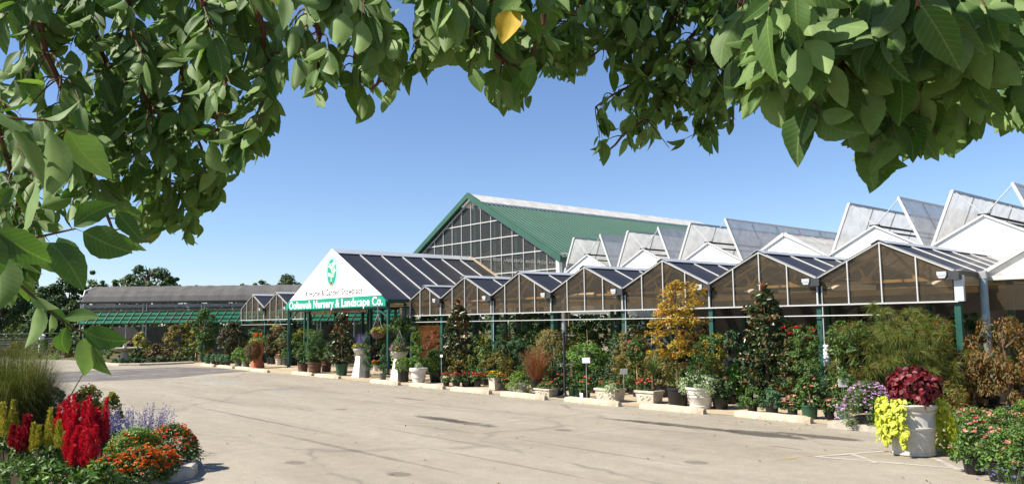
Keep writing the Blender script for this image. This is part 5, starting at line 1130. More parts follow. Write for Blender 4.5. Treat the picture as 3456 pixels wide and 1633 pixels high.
# papyrus clump ----------------------------------------------------------------------
t, k = root('papyrus', 'big clump of feathery papyrus rising before the corner post', 'plant', 3045, 1390)
n = 170; th = RNG.uniform(0, 2*math.pi, n); rr = .35*np.sqrt(RNG.uniform(0, 1, n)); Hh = RNG.uniform(150, 375, n)*k; sp = RNG.uniform(.1, 1, n)*1.15
parts = []; m = MB(); hd = []
for i in range(n):
    d = np.array([math.cos(th[i]), math.sin(th[i]), 0]); b_ = d*rr[i]; bend = sp[i]
    tip = b_+d*bend*(1.35 if Hh[i] < 200*k else .95)+np.array([0, 0, Hh[i]*(1-.25*bend)]); md = (b_+tip)/2+np.array([0, 0, Hh[i]*.16])-d*bend*.18
    pts = [b_*(1-s)**2+md*2*s*(1-s)+tip*s*s for s in np.linspace(0, 1, 7)]; m.tube(pts, [.009]*6+[.005], 4, cap=False); hd.append((tip, unit(pts[-1]-pts[-2])))
m.build('stems', 'stem_green', t).name = 'stem_bundle'
tp = np.array([h[0] for h in hd]); ax = np.array([h[1] for h in hd]); q = 90
c = np.repeat(tp, q, 0); a = unit(np.repeat(ax, q, 0)*.5+rvec(n*q)); ln = RNG.uniform(.14, .28, n*q)
s_ = unit(np.cross(a, rvec(n*q)))*.003; e = c+a*ln[:, None]-np.array([0, 0, 1.0])*(ln**2*1.3)[:, None]; mdl = c+a*ln[:, None]*.55
V = np.stack([c-s_, c+s_, mdl+s_, mdl-s_, e+s_*.5, e-s_*.5], 1).reshape(-1, 3); i6 = np.arange(n*q)[:, None]*6; raw_mesh('umbels', V, np.concatenate([i6+[0, 1, 2, 3], i6+[3, 2, 4, 5]]), 'blade_papyrus', t)
shrub('green vine filling the dark gap right of the ribbed downpipe', 2890, 1392, ('pot_black', 60, 40), [('vase', 'leaf_mid', 170, 270, 40, .09, dict(clump=.2, kc=80, cov=1.6)), ('vase', 'leaf_bronze', 150, 230, 30, .09, dict(clump=.2, kc=50, cov=1.0, name='inner_foliage'))], [('mound', 'petal_red', 2, 120, 200, 100, .06)])
shrub('bushy olive shrub in front of the corner post', 3190, 1402, ('pot_black', 60, 40), [('mound', 'leaf_laceleaf', 160, 130, 20, .08, dict(clump=.2, kc=60)), ('mound', 'blade_papyrus', 160, 120, 30, .12, dict(clump=.25, kc=40, ratio=.08, cov=1.0, name='grassy_foliage'))])
shrub('red canna with dark leaves behind the papyrus', 3185, 1372, ('pot_black', 60, 40), [('vase', 'leaf_mid', 130, 200, 30, .16, dict(clump=.25, kc=40, cov=1.3, ratio=.35))], [('vase', 'petal_red', 8, 130, 220, 60, .09)])
V, Fq = None, None
t, k = root('feather_grass', 'straw coloured feather grass leaning toward the downpipe post', 'grass', 3165, 1385); pot(t, k, 'pot_black', 44, 30); V, Fq = blades(130, .12, 270*k, 130*k, .008, 6, .6, .35, 20*k); raw_mesh('blades', V, Fq, 'blade_papyrus', t)
laceleaf('rust red weeping maple at the right edge behind the rose bushes', 3405, 1400, 300, 250, 70, 'leaf_rust')
laceleaf('small rusty maple beside the pale corner post', 3290, 1392, 130, 130, 60, 'leaf_laceleaf')
for i, (x, y, r_) in enumerate(((3232, 1382, .2), (3298, 1386, .24))):
    t, k = root('boulder', 'rounded tan boulder '+('left of' if i == 0 else 'at')+' the foot of the pale post', 'rock', x, y); t.location.z = .0
    m = MB(); n1 = 12; 
    for j in range(7):
        ph_ = -math.pi/2+math.pi*j/6
        for kk in range(n1): a = 2*math.pi*kk/n1; rr_ = r_*(1+.13*math.sin(kk*1.9+j*2.3+i)); m.v.append((rr_*1.35*math.cos(ph_)*math.cos(a), rr_*math.cos(ph_)*math.sin(a), .42+rr_*.7*math.sin(ph_)))
    for j in range(6):
        for kk in range(n1): m.f.append((j*n1+kk, j*n1+(kk+1) % n1, (j+1)*n1+(kk+1) % n1, (j+1)*n1+kk))
    m.build('rock', 'boulder', t, smooth=True); MB().box((-.3, -.25, 0), (.3, .25, .3)).build('plinth', 'wood', t)
# big lime leaved urn --------------------------------------------------------------------
t, k = root('stone_urn', 'big pale stone urn with dark red coleus and trailing lime vine', 'planter', 3062, 1540)
t.location.y += .28; t.location.x += -.02
u_ = k*1.0; H_ = 172*u_
m = MB(); m.lathe([(66*u_, 0), (69*u_, .015), (69*u_, 9*u_), (66.5*u_, 11*u_), (71*u_, 86*u_), (75*u_, 89*u_), (76*u_, 94*u_), (73*u_, 98*u_), (74*u_, 140*u_), (78*u_, 143*u_), (78*u_, 149*u_), (76*u_, 151*u_), (84*u_, 160*u_), (87*u_, 168*u_), (85*u_, H_/1.0), (74*u_, H_), (72*u_, 160*u_)], 48, True, False)
p_ = m.build('urn', 'urn_stone', t, smooth=True); MB().lathe([(73*u_, 162*u_), (.01, 166*u_)], 20, False, True).build('soil', 'soil', p_)
# coleus: large broad leaves
def bigleaf(name, pts, mat, ln, ratio=.75, droop=.5, jitter=.35, out=None):
    n = len(pts); o_ = out if out is not None else unit(pts-pts.mean(0)); nrm = unit(o_+rvec(n)*jitter+np.array([0, 0, .3])); ax = unit(np.cross(nrm, rvec(n))*.5+o_*.25-np.array([0, 0, droop])); L = ln*RNG.uniform(.6, 1.25, n)
    ax = unit(ax); sd_ = unit(np.cross(ax, nrm)); nn = np.cross(sd_, ax); rows = []
    prof = [(0, .02), (.15, .36), (.35, .5), (.6, .42), (.82, .22), (1, .0)]
    for t_, w_ in prof:
        c = pts+ax*(L*t_)[:, None]-nn*(L*.18*t_**2)[:, None]; wv = sd_*(L*ratio*w_)[:, None]; up_ = nn*(L*ratio*w_*.3)[:, None]; rows += [c-wv+up_, c, c+wv+up_]
    V = np.stack(rows, 1).reshape(-1, 3); m_ = len(prof)*3; i0 = np.arange(n)[:, None]*m_
    Fq = np.concatenate([i0+[3*r+cc, 3*r+cc+1, 3*r+cc+4, 3*r+cc+3] for r in range(len(prof)-1) for cc in (0, 1)]); return raw_mesh(name, V, Fq, mat, t)
cc, co = in_shape('ball', 22); cc = cc*np.array([.27, .25, .46]); ci = RNG.integers(0, 22, 1000); o_ = rvec(1000); o_ = unit(o_+co[ci]*.8)
pts = cc[ci]+o_*RNG.uniform(.07, .17, 22)[ci][:, None]*np.cbrt(RNG.uniform(.1, 1, 1000))[:, None]+np.array([.06, .0, 168*u_+.02]); bigleaf('coleus', pts, 'leaf_coleus', .088, .8, .25, .4, o_)
fol(t, u_, 'mound', 'leaf_bright', 150, 34, 158, .06, 2.0, name='underplanting'); bloom(t, u_, 'mound', 'petal_white', 9, 130, 40, 160, .035)
V, Fq = blades(110, .12, .62, .25, .006, 5, .5, .3, 168*u_, c=(.12, .05)); raw_mesh('grass_blades', V, Fq, 'blade_papyrus', t)
vr = unit(np.array([_r[0], _r[1], 0])); vf = np.array([FH[0], FH[1], 0])
def drape(a0, a1, zlo, n, r0=76*u_, push=.07):
    a = RNG.uniform(a0, a1, n); s = RNG.uniform(0, 1, n)**.8; rr_ = r0+push*np.sin(s*math.pi*.6)+RNG.uniform(0, .13, n)*np.sqrt(1-s*.6); d = vr[None]*np.cos(a)[:, None]+vf[None]*np.sin(a)[:, None]
    zl = zlo*(.75+.25*np.sin(a*9)); z = H_+.1-(H_+.1-zl)*s; return d*rr_[:, None]+np.array([0, 0, 1.0])*z[:, None], unit(d+np.array([0, 0, .5]))
p1, o1 = drape(R(150), R(232), .36, 620); bigleaf('lime_vine', p1, 'leaf_lime', .078, .85, .55, .4, o1)
p1, o1 = drape(R(-48), R(30), .04, 700, push=.2); bigleaf('lime_vine', p1, 'leaf_lime', .078, .85, .55, .4, o1)
# pots at lower right ---------------------------------------------------------------------
for i, (x, y, lab, w_, h_) in enumerate(((3290, 1597, 'black nursery pot with spreading rose bush, leftmost in the lower right corner', 150, 100) , (3375, 1622, 'black nursery pot with rose bush, in the middle of the lower right corner', 150, 108) , (3460, 1640, 'black nursery pot with rose bush cut by the right edge of the view', 170, 125) , (3330, 1530, 'rose bush in second row of the corner, with salmon blooms', 175, 66) , (3440, 1545, 'tall rose bush in second row at the right edge', 180, 78) , (3250, 1500, 'rose bush close behind the lime vine of the big urn', 140, 62) , (3290, 1455, 'rose bush with many salmon and red blooms below the boulders', 160, 48) , (3400, 1465, 'pale tipped rose bush at the right edge below the rust maple', 165, 56) , (3475, 1450, 'dark rose bush farthest right under the rust maple', 150, 66) )):
    zz = 44 if i < 3 else 24
    bl = [('mound', 'petal_salmon', (6, 7, 6, 14, 9, 10, 40, 16, 10)[i], w_, h_*1.0, zz, .05)]
    if i in (6, 7): bl.append(('mound', 'petal_red', 7, w_, h_*1.0, zz, .045, 'red_bloom'))
    shrub(lab, x, y, ('pot_black', 74, 58) if i < 3 else ('pot_black', 60, 34), [('mound', 'leaf_mid', w_, h_, zz, .052, dict(clump=.22, kc=80, cov=2.3)), ('mound', 'leaf_bright' if i % 2 else 'leaf_box', w_*1.02, h_*1.02, zz+2, .05, dict(clump=.18, kc=40, cov=.6, name='new_growth'))], bl, 'rose_bush', 'bush', 'rose bushes in the lower right corner')
t, k = root('salvia', 'violet blue flower spikes poking in at the bottom right corner', 'flowers', 3440, 1680); V, Fq = blades(60, .25, .3, .2, .012, 4, .3); raw_mesh('foliage', V, Fq, 'leaf_mid', t)
c = np.stack([RNG.uniform(-.35, .35, 40), RNG.uniform(-.3, .3, 40), RNG.uniform(.12, .3, 40)], 1); V, Fq = heads(c, .022); raw_mesh('bloom', V, Fq, 'petal_violet', t)

# wheel stops -------------------------------------------------------------------------------
stops = [(652, 695, 1226), (706, 757, 1235), (766, 822, 1244), (835, 893, 1253), (956, 1024, 1262), (1044, 1124, 1272), (1250, 1346, 1295), (1379, 1491, 1307), (1530, 1660, 1324), (1706, 1857, 1343), (1916, 2099, 1363), (2167, 2380, 1387), (2474, 2732, 1415)]
near = ['at the far kerb corner', 'below the crape myrtle', 'below the olive pots', 'below the terracotta urn', 'left of the brown ribbed pots', 'below the widest brown pot', 'below the right pedestal', 'below the white rimmed urn', 'below the red flower pots', 'below the low stone trough', 'below the longest stone trough', 'below the big cream pot', 'below the salmon roses']
for i, (xa, xb, y) in enumerate(stops):
    a = atY(xa, y, 14.85); b_ = atY(xb, y, 14.85); u0, u1 = a[0], b_[0]; L = min(2.6, u1-u0); cx_ = (u0+u1)/2; y0 = float(gp((xa+xb)/2, y)[1]); y0 = min(max(y0, 14.6), 15.3)
    t = thing('wheel_stop', 'worn concrete wheel stop '+near[i], 'wheel stop', (cx_, y0, 0), random.uniform(-.015, .015), 'concrete wheel stops')
    m = MB(); n = 12
    sec = [(-.085, 0), (-.085, .07), (-.06, .125), (0, .14), (.06, .125), (.085, .07), (.085, 0)]
    vv = []; ff = []
    for j in range(n+1):
        e = .8 if j in (0, n) else 1.0; x = -L/2+L*j/n
        for (yy, zz) in sec: vv.append((x, yy*e+.004*math.sin(j*2.1+zz*40), zz*e+.004*math.sin(j*1.3+yy*30)*(zz > 0)))
    for j in range(n):
        for q in range(6): a_ = j*7+q; ff.append((a_, a_+1, a_+8, a_+7))
    ff.append(tuple(range(7))); ff.append(tuple(range(n*7+6, n*7-1, -1)))
    m._add(vv, ff).build('block', 'stop_concrete', t, smooth=True)

# inside the greenhouse: partition board, benches, shaded stock, hung things ------------------
P = atY(1449, 1120, D+2.2)
t = thing('partition_board', 'orange brown board partition behind the first greenhouse bay', 'board', (P[0], D+2.2, 0)); MB().box((-.95, 0, .3), (.95, .04, 1.98)).build('board', 'board_orange', t)
for x in (-.9, .9): MB().box((x-.05, .05, 0), (x+.05, .12, 2.0)).build('post', 'wood', t)
for i, (x, lab) in enumerate(((-20.5, 'timber display bench deep inside under the flue pipe'), (-15.5, 'timber display bench deep inside behind the golden maple'), (-10.5, 'timber display bench deep inside behind the tallest magnolia'), (-25, 'timber display bench deep inside behind the orange board'))):
    t = thing('display_bench', lab, 'bench', (x, D+4.2, 0), 0, 'display benches inside'); MB().box((-1.5, -.5, .72), (1.5, .5, .78)).build('top', 'wood', t)
    for sx in (-1.35, 1.35):
        for sy in (-.42, .42): MB().box((sx-.04, sy-.04, 0), (sx+.04, sy+.04, .72)).build('leg', 'wood', t)
protos = []
for j, (mt, w_, h_, ln, lab) in enumerate((('leaf_dark', 1.1, 1.5, .1, 'dark leafy shrub standing in the shade under the greenhouse roof'), ('leaf_mid', 1.0, 1.25, .09, 'mid green shrub standing in the shade under the greenhouse roof'), ('leaf_bronze', .9, 1.4, .09, 'bronze leaved shrub standing in the shade under the greenhouse roof'), ('leaf_juniper', .9, 1.7, .08, 'blue green conifer standing in the shade under the greenhouse roof'))):
    t = thing('shade_shrub', lab, 'shrub', (0, 0, 0), 0, lab.split(' standing')[0]+'s in the greenhouse shade'); pot(t, 1.0, 'pot_black', .4, .32); V, Fq = crown('ball' if j != 3 else 'cone', 900, w_/2, h_, .25, ln, .5, w_*.13, 40); raw_mesh('foliage', V, Fq, mt, t); protos.append(t)
spots = []
for row, yy in enumerate((D+.55, D+1.7, D+3.0)):
    x = -26.5 if row else -25.5
    while x < -3.8:
        spots.append((x+random.uniform(-.25, .25), yy+random.uniform(-.25, .25), row)); x += random.uniform(.95, 1.35)
for i in range(14): spots.append((random.uniform(-46, -38.5), random.uniform(D-1.5, D+3), 1))
for i in range(9): spots.append((random.uniform(-36, -29.5), random.uniform(D+1.5, D+5.5), 1))
for i, (x, y, row) in enumerate(spots):
    c_ = copy_tree(protos[i % 4]) if i >= 4 else protos[i]
    if -29 < x < -25.3 and y < D+3: x += 3.0
    s = random.uniform(.95, 1.45)*(1.0 if row != 0 else .85); c_.location = (x, y, .014); c_.scale = (s, s, s*random.uniform(.85, 1.15)); c_.rotation_euler.z = random.uniform(0, 6)

fp = []
for mt, lab in (('leaf_mid', 'mid green leafy shrub tucked behind the front row of pots'), ('leaf_dark', 'dark green leafy shrub tucked behind the front row of pots'), ('leaf_laceleaf', 'rusty green leafy shrub tucked behind the front row of pots')):
    t = thing('filler_shrub', lab, 'shrub', (0, 0, 0), 0, lab.split(' leafy')[0]+' shrubs tucked behind the front row'); pot(t, 1.0, 'pot_black', .34, .28); V, Fq = crown('ball', 900, .46, .8, .2, .075, .5, .13, 36); raw_mesh('foliage', V, Fq, mt, t); fp.append(t)
u = -23.6; i = 0
while u < -6.5:
    y = random.choice((17.3, 17.8, 18.3))+random.uniform(-.2, .2)
    c_ = copy_tree(fp[i % 3]) if i >= 3 else fp[i]
    s = random.uniform(.7, 1.15); c_.location = (u, y, .008); c_.scale = (s, s, s); c_.rotation_euler.z = random.uniform(0, 6); u += random.uniform(.45, .75); i += 1
n = 420; P = np.stack([RNG.uniform(-40, 2, n), RNG.uniform(3, 14.9, n), np.full(n, .012)], 1); P[:200, 1] = 14.9-np.abs(RNG.normal(0, .7, 200)); ax = rvec(n); ax[:, 2] *= .15
V, Fq = leaves(P, ax, np.tile([0, 0, 1.0], (n, 1))+rvec(n)*.3, RNG.uniform(.03, .07, n), .03); setp(raw_mesh('leaf_litter', V, Fq, 'leaf_bronze'), kind='stuff')

# ================================================================== FLOWER BED, front left
isl = [ld(*p) for p in [(-4.46, 11.45), (-4.40, 11.15), (-4.5, 10.88), (-4.75, 10.66), (-5.35, 10.2), (-6.3, 9.5), (-9, 8.6), (-13, 8.4), (-14, 15.5), (-10, 16.3), (-7.6, 15.6), (-5.9, 13.8), (-4.9, 12.4)]]
kerb('island_kerb', isl, -.22, .15, 'curb_concrete', closed=True)
cen = np.mean([p[:2] for p in isl], 0)
sheet('bed_soil', [(p[:2]-cen)*.97+cen for p in isl], .1, 'soil')
def plume(label, x, y, ytop, mat, nsp, w_, dark=False):
    t, k = root('celosia', label, 'flowers', x, y, 'celosia plumes'); t.location.z = .1; h = (y-ytop)*k
    parts = []; m = MB()
    for i in range(nsp):
        bx, by = random.uniform(-w_, w_)*k/2, random.uniform(-.12, .12); hh = h*random.uniform(.6, 1.03); L = hh*random.uniform(.42, .62)
        m.tube([(bx*.4, by*.4, 0), (bx, by, hh-L)], .006, 5)
        n = 420; s = RNG.uniform(0, 1, n)**1.15; r_ = random.uniform(.028, .052)*np.interp(s, [0, .12, .4, 1], [.5, 1, .7, .04])*RNG.uniform(.2, 1.25, n)*(1+.3*np.sin(s*17+i)); a = RNG.uniform(0, 6.28, n)
        c = np.stack([bx+r_*np.cos(a)+.015*np.sin(s*5+i), by+r_*np.sin(a), hh-L+L*s], 1); d = np.stack([np.cos(a)*.6, np.sin(a)*.6, np.full(n, 1.0)], 1)
        parts.append(leaves(c, d+rvec(n)*.35, rvec(n), .055, .012))
    V, Fq = merge(parts); raw_mesh('plumes', V, Fq, mat, t); m.build('stems', 'stem_green', t).name = 'stem_bundle'
    fol(t, k, 'mound', 'leaf_mid', w_*1.4, (y-ytop)*.5, 0, .09, 1.8, .4, clump=.25, kc=30, droop=.3)
plume('bright red celosia plumes, tallest in the centre of the red group', 255, 1612, 1365, 'petal_red', 18, 96)
plume('bright red celosia plumes at right edge of the red group', 318, 1608, 1380, 'petal_red', 15, 80)
plume('bright red celosia plumes low in front of the red group', 270, 1690, 1455, 'petal_red', 15, 110)
plume('bright red celosia plumes, small group left of the tallest red ones', 185, 1600, 1390, 'petal_red', 6, 56)
plume('dark crimson celosia plumes between the yellow plumes at left', 64, 1610, 1410, 'petal_crimson', 10, 66)
plume('yellow celosia plumes right beside the red group', 140, 1625, 1390, 'petal_plume_yellow', 5, 66)
plume('yellow celosia plumes left of the crimson ones', 22, 1600, 1380, 'petal_plume_yellow', 6, 76)
plume('short yellow celosia plumes in front of the small red group', 178, 1640, 1425, 'petal_plume_yellow', 3, 50)
def bed(name, label, cat, x, y, crowns, blooms, z=.1, d=None):
    t, k = root(name, label, cat, x, y); t.location.z = z
    for c in crowns: fol(t, k, *c[:6], **(c[6] if len(c) > 6 else {}))
    for b in blooms: bloom(t, k, *b)
    return t, k
BD = dict(clump=.2, kc=90)
bed('zinnia', 'mound of orange and red zinnias at the rounded end of the bed', 'flowers', 575, 1588, [('mound', 'leaf_mid', 185, 125, 0, .045, dict(clump=.2, kc=120, ncap=7000))], [('mound', 'petal_orange', 190, 188, 128, 0, .026), ('mound', 'petal_coral', 60, 190, 132, 4, .026, 'red_bloom')])
bed('zinnia', 'mound of orange zinnias in front of the lavender flowers', 'flowers', 455, 1612, [('mound', 'leaf_bright', 210, 135, 0, .04, dict(clump=.2, kc=120, ncap=7000))], [('mound', 'petal_orange', 170, 205, 132, 0, .026), ('mound', 'petal_yellow', 16, 200, 132, 0, .024, 'yellow_bloom')])
bed('zinnia', 'vivid orange zinnia patch by the kerb, lowest in the bed', 'flowers', 470, 1650, [('mound', 'leaf_mid', 190, 110, 0, .04, BD)], [('mound', 'petal_orange', 260, 195, 112, 0, .03)])
bed('zinnia', 'low carpet of orange and red zinnias filling the middle between the orange mounds', 'flowers', 535, 1625, [('mound', 'leaf_mid', 150, 85, 0, .04, BD)], [('mound', 'petal_orange', 180, 155, 90, 0, .026), ('mound', 'petal_coral', 50, 155, 92, 2, .026, 'red_bloom')])
bed('zinnia', 'low carpet of orange zinnias at the foot of the red plumes', 'flowers', 375, 1655, [('mound', 'leaf_mid', 150, 85, 0, .04, BD)], [('mound', 'petal_orange', 130, 155, 90, 0, .028), ('mound', 'petal_red', 40, 150, 90, 2, .026, 'red_bloom')])
bed('crimson_flowers', 'dark red flowered clump hanging over the kerb at the tip', 'flowers', 636, 1570, [('mound', 'leaf_mid', 60, 80, 0, .045, BD)], [('mound', 'petal_crimson', 60, 62, 84, 0, .028)])
t, k = root('salvia', 'hazy lavender blue salvia spikes behind the zinnias', 'flowers', 455, 1545); t.location.z = .1
fol(t, k, 'mound', 'leaf_silver', 170, 70, 0, .06, 1.4, .2, clump=.25, kc=60)
V, Fq = blades(150, .45, 150*k, .22, .006, 4, .2, .3); raw_mesh('stalks', V, Fq, 'leaf_mid', t); W_ = V.reshape(150, 10, 3); pa, pb = (W_[:, 4]+W_[:, 5])/2, (W_[:, 8]+W_[:, 9])/2
s = RNG.uniform(0, 1, (150, 26, 1)); c = (pa[:, None]*(1-s)+pb[:, None]*s).reshape(-1, 3)+RNG.normal(0, .008, (150*26, 3)); V, Fq = leaves(c, rvec(len(c)), rvec(len(c)), .022, .014); raw_mesh('flower_spikes', V, Fq, 'petal_violet', t)
bed('golden_shrub', 'yellow green leafy shrub behind the red plumes', 'shrub', 290, 1500, [('mound', 'leaf_yellow', 130, 175, 0, .055, dict(clump=.2, kc=80, cov=3.0)), ('mound', 'leaf_mid', 118, 150, 0, .06, dict(clump=.2, kc=80, cov=1.2, name='inner_foliage'))], [('mound', 'petal_yellow', 24, 130, 178, 0, .03)])
bed('golden_shrub', 'smaller yellow leafed shrub beside the lavender flowers', 'shrub', 375, 1505, [('mound', 'leaf_yellow', 80, 160, 0, .055, dict(clump=.2, kc=60, cov=3.0)), ('mound', 'leaf_mid', 70, 140, 0, .06, dict(clump=.2, kc=60, cov=1.2, name='inner_foliage'))], [('mound', 'petal_yellow', 14, 80, 160, 0, .03)])
bed('golden_shrub', 'yellow tipped shrub between the grass mound and the red plumes', 'shrub', 165, 1490, [('mound', 'leaf_dark', 130, 160, 0, .06, dict(clump=.2, kc=60)), ('mound', 'leaf_yellow', 110, 165, 0, .055, dict(clump=.15, kc=30, cov=.7, name='new_growth'))], [])
t, k = root('grass_mound', 'big weeping mound of olive grass at the left edge', 'grass', 15, 1520); t.location.z = .1
V, Fq = blades(6500, .6, 385*k, 185*k, .008, 7, 1.0, .45); raw_mesh('blades', V, Fq, 'blade_olive', t); V, Fq = blades(900, .4, 390*k, 180*k, .006, 7, .9, .35); raw_mesh('seed_blades', V, Fq, 'blade_papyrus', t)
t, k = root('flower_stalk', 'single leaning stalk with a pale pink tip above the bed', 'flowers', 205, 1520); t.location.z = .1
e = (gp(278, 1520)-gp(205, 1520)); MB().tube([(0, 0, 0), tuple(e*.25+np.array([0, 0, 150*k])), tuple(e*1.0+np.array([0, 0, 252*k]))], [.012, .011, .006], 6).build('stalk', 'stem_green', t)
V, Fq = heads(np.repeat([e+np.array([0, 0, 255*k])], 5, 0)+RNG.normal(0, .02, (5, 3)), .05); raw_mesh('bloom', V, Fq, 'petal_salmon', t)
fc_, o_ = in_shape('mound', 400); V, Fq = leaves(fc_*np.array([2.2, 1.1, .32])+np.array([0, 0, 0]), rvec(400)+np.array([0, 0, .4]), rvec(400), .1, .05)
for i, (x, y, lab) in enumerate(((60, 1694, 'low leafy green growth at the bottom left corner'), (200, 1702, 'low leafy green growth under the red plumes'), (330, 1712, 'low leafy green growth between red plumes and orange zinnias'))):
    bed('leafy_plant', lab, 'plant', x, y, [('mound', 'leaf_mid', 190, 110, 0, .09, dict(clump=.22, kc=60, ratio=.4)), ('mound', 'leaf_bright', 190, 110, 0, .1, dict(clump=.2, kc=24, cov=.5, ratio=.35, name='new_growth'))], [])

# ================================================================== OVERHANGING TREE
tree = thing('shade_tree', 'leafy tree under which the view is taken, its branches hanging across the top', 'tree', ld(1.6, -2.2))
TP = ld(1.6, -2.2)
S = IW/2576.0
BR = {
 'left': [([(60, -150), (120, 150), (200, 350), (260, 520), (300, 600)], 1.7), ([(300, -150), (330, 100), (380, 300), (420, 450), (450, 560)], 1.8), ([(480, -150), (520, 80), (540, 250), (560, 400)], 1.65), ([(640, -150), (660, 60), (680, 180), (650, 330)], 1.6), ([(-140, 60), (-20, 260), (40, 480), (60, 640)], 1.95), ([(180, -150), (230, 60), (290, 260), (350, 430), (400, 540)], 1.9), ([(410, -150), (450, 120), (480, 300), (520, 440)], 1.85)],
 'mid': [([(760, -120), (790, 30), (800, 130), (790, 220)], 1.45), ([(850, -120), (890, 30), (900, 140), (890, 250)], 1.45), ([(940, -120), (960, 40), (970, 120), (940, 230)], 1.4), ([(1060, -120), (1090, 60), (1080, 150)], 1.45), ([(1120, -120), (1180, 60), (1270, 150), (1310, 240)], 1.4), ([(1200, -120), (1240, 20), (1260, 100)], 1.4), ([(1330, -120), (1370, 30), (1340, 130)], 1.4)],
 'right': [([(1880, -120), (1930, 60), (1960, 150), (1940, 210)], 1.1), ([(1960, -120), (2010, 80), (2030, 200), (2010, 330)], 1.05), ([(2080, -120), (2120, 100), (2150, 280), (2190, 420)], 1.1), ([(2190, -120), (2220, 60), (2240, 200), (2240, 370)], 1.12), ([(2300, -120), (2300, 100), (2310, 240), (2300, 330)], 1.1), ([(2420, -120), (2410, 100), (2370, 250), (2350, 350)], 1.15), ([(2640, 10), (2540, 110), (2460, 200), (2430, 320)], 1.3), ([(2680, 100), (2600, 200), (2530, 300)], 1.3)],
 'dark': [([(1890, -150), (1770, 60), (1670, 160), (1570, 230), (1500, 265)], 2.3), ([(1870, -150), (1760, 130), (1670, 260), (1570, 340), (1510, 400)], 2.35), ([(1900, -100), (1810, 150), (1770, 280), (1780, 380)], 2.4), ([(1650, -150), (1620, 0), (1560, 100), (1430, 170)], 2.4), ([(1430, -150), (1460, 0), (1430, 90), (1390, 160)], 2.35), ([(1950, -100), (1900, 100), (1850, 250), (1840, 320)], 2.3), ([(2090, 60), (2040, 160), (2030, 260)], 2.5), ([(1740, -150), (1690, 60), (1610, 180), (1590, 280)], 2.45)],
}
POLY = {
 'left': [(-60, -60), (720, -60), (735, 240), (705, 320), (680, 420), (650, 425), (612, 400), (592, 470), (575, 555), (525, 550), (485, 640), (455, 610), (435, 590), (402, 620), (325, 650), (285, 560), (200, 540), (120, 650), (90, 760), (-60, 800)],
 'mid': [(690, -60), (1425, -60), (1420, 120), (1400, 190), (1370, 130), (1340, 220), (1330, 300), (1255, 295), (1215, 240), (1180, 215), (1165, 160), (1110, 150), (1085, 220), (1050, 215), (1025, 185), (1010, 265), (960, 285), (940, 250), (900, 325), (865, 270), (840, 300), (790, 290), (760, 245), (725, 240)],
 'right': [(1840, -60), (2640, -60), (2640, 400), (2570, 330), (2535, 375), (2500, 330), (2450, 395), (2420, 340), (2400, 410), (2350, 430), (2310, 390), (2270, 420), (2240, 470), (2185, 492), (2160, 440), (2140, 420), (2090, 330), (2060, 290), (2020, 405), (1990, 415), (1985, 320), (1960, 300), (1930, 240), (1890, 300), (1850, 325), (1795, 265), (1815, 180), (1805, 90)],
 'dark': [(1330, -60), (2000, -60), (2110, 150), (2100, 295), (1990, 300), (1930, 260), (1865, 325), (1830, 350), (1795, 402), (1740, 360), (1660, 395), (1600, 390), (1560, 400), (1530, 428), (1500, 420), (1475, 365), (1490, 335), (1545, 318), (1575, 300), (1555, 275), (1510, 300), (1475, 290), (1485, 262), (1540, 235), (1570, 195), (1500, 185), (1440, 218), (1380, 195), (1330, 205)],
}
HOLES = [(130, 230, 42, 55), (150, 205, 24, 30), (10, 300, 14, 24), (545, 375, 14, 20), (390, 300, 14, 12), (500, 310, 16, 14), (1035, 70, 24, 70), (985, 20, 20, 26), (1470, 60, 16, 22), (1395, 60, 14, 30), (720, 15, 26, 12), (1495, 120, 16, 14), (2110, 330, 14, 16), (2500, 250, 14, 26), (1560, 290, 40, 18)]
def inpoly(x, y, P_):
    c = False; n = len(P_); j = n-1
    for i in range(n):
        xi, yi = P_[i]; xj, yj = P_[j]
        if (yi > y) != (yj > y) and x < (xj-xi)*(y-yi)/(yj-yi+1e-9)+xi: c = not c
        j = i
    return c
def proj(p):
    d = p-EYE; z = d @ _f; return ((IW/2+F*(d @ _r)/z)/S, (IH/2-F*(d @ _u)/z)/S)
def px3(x, y, D_): return dist(x*S, y*S, D_)
LEAFV = {}
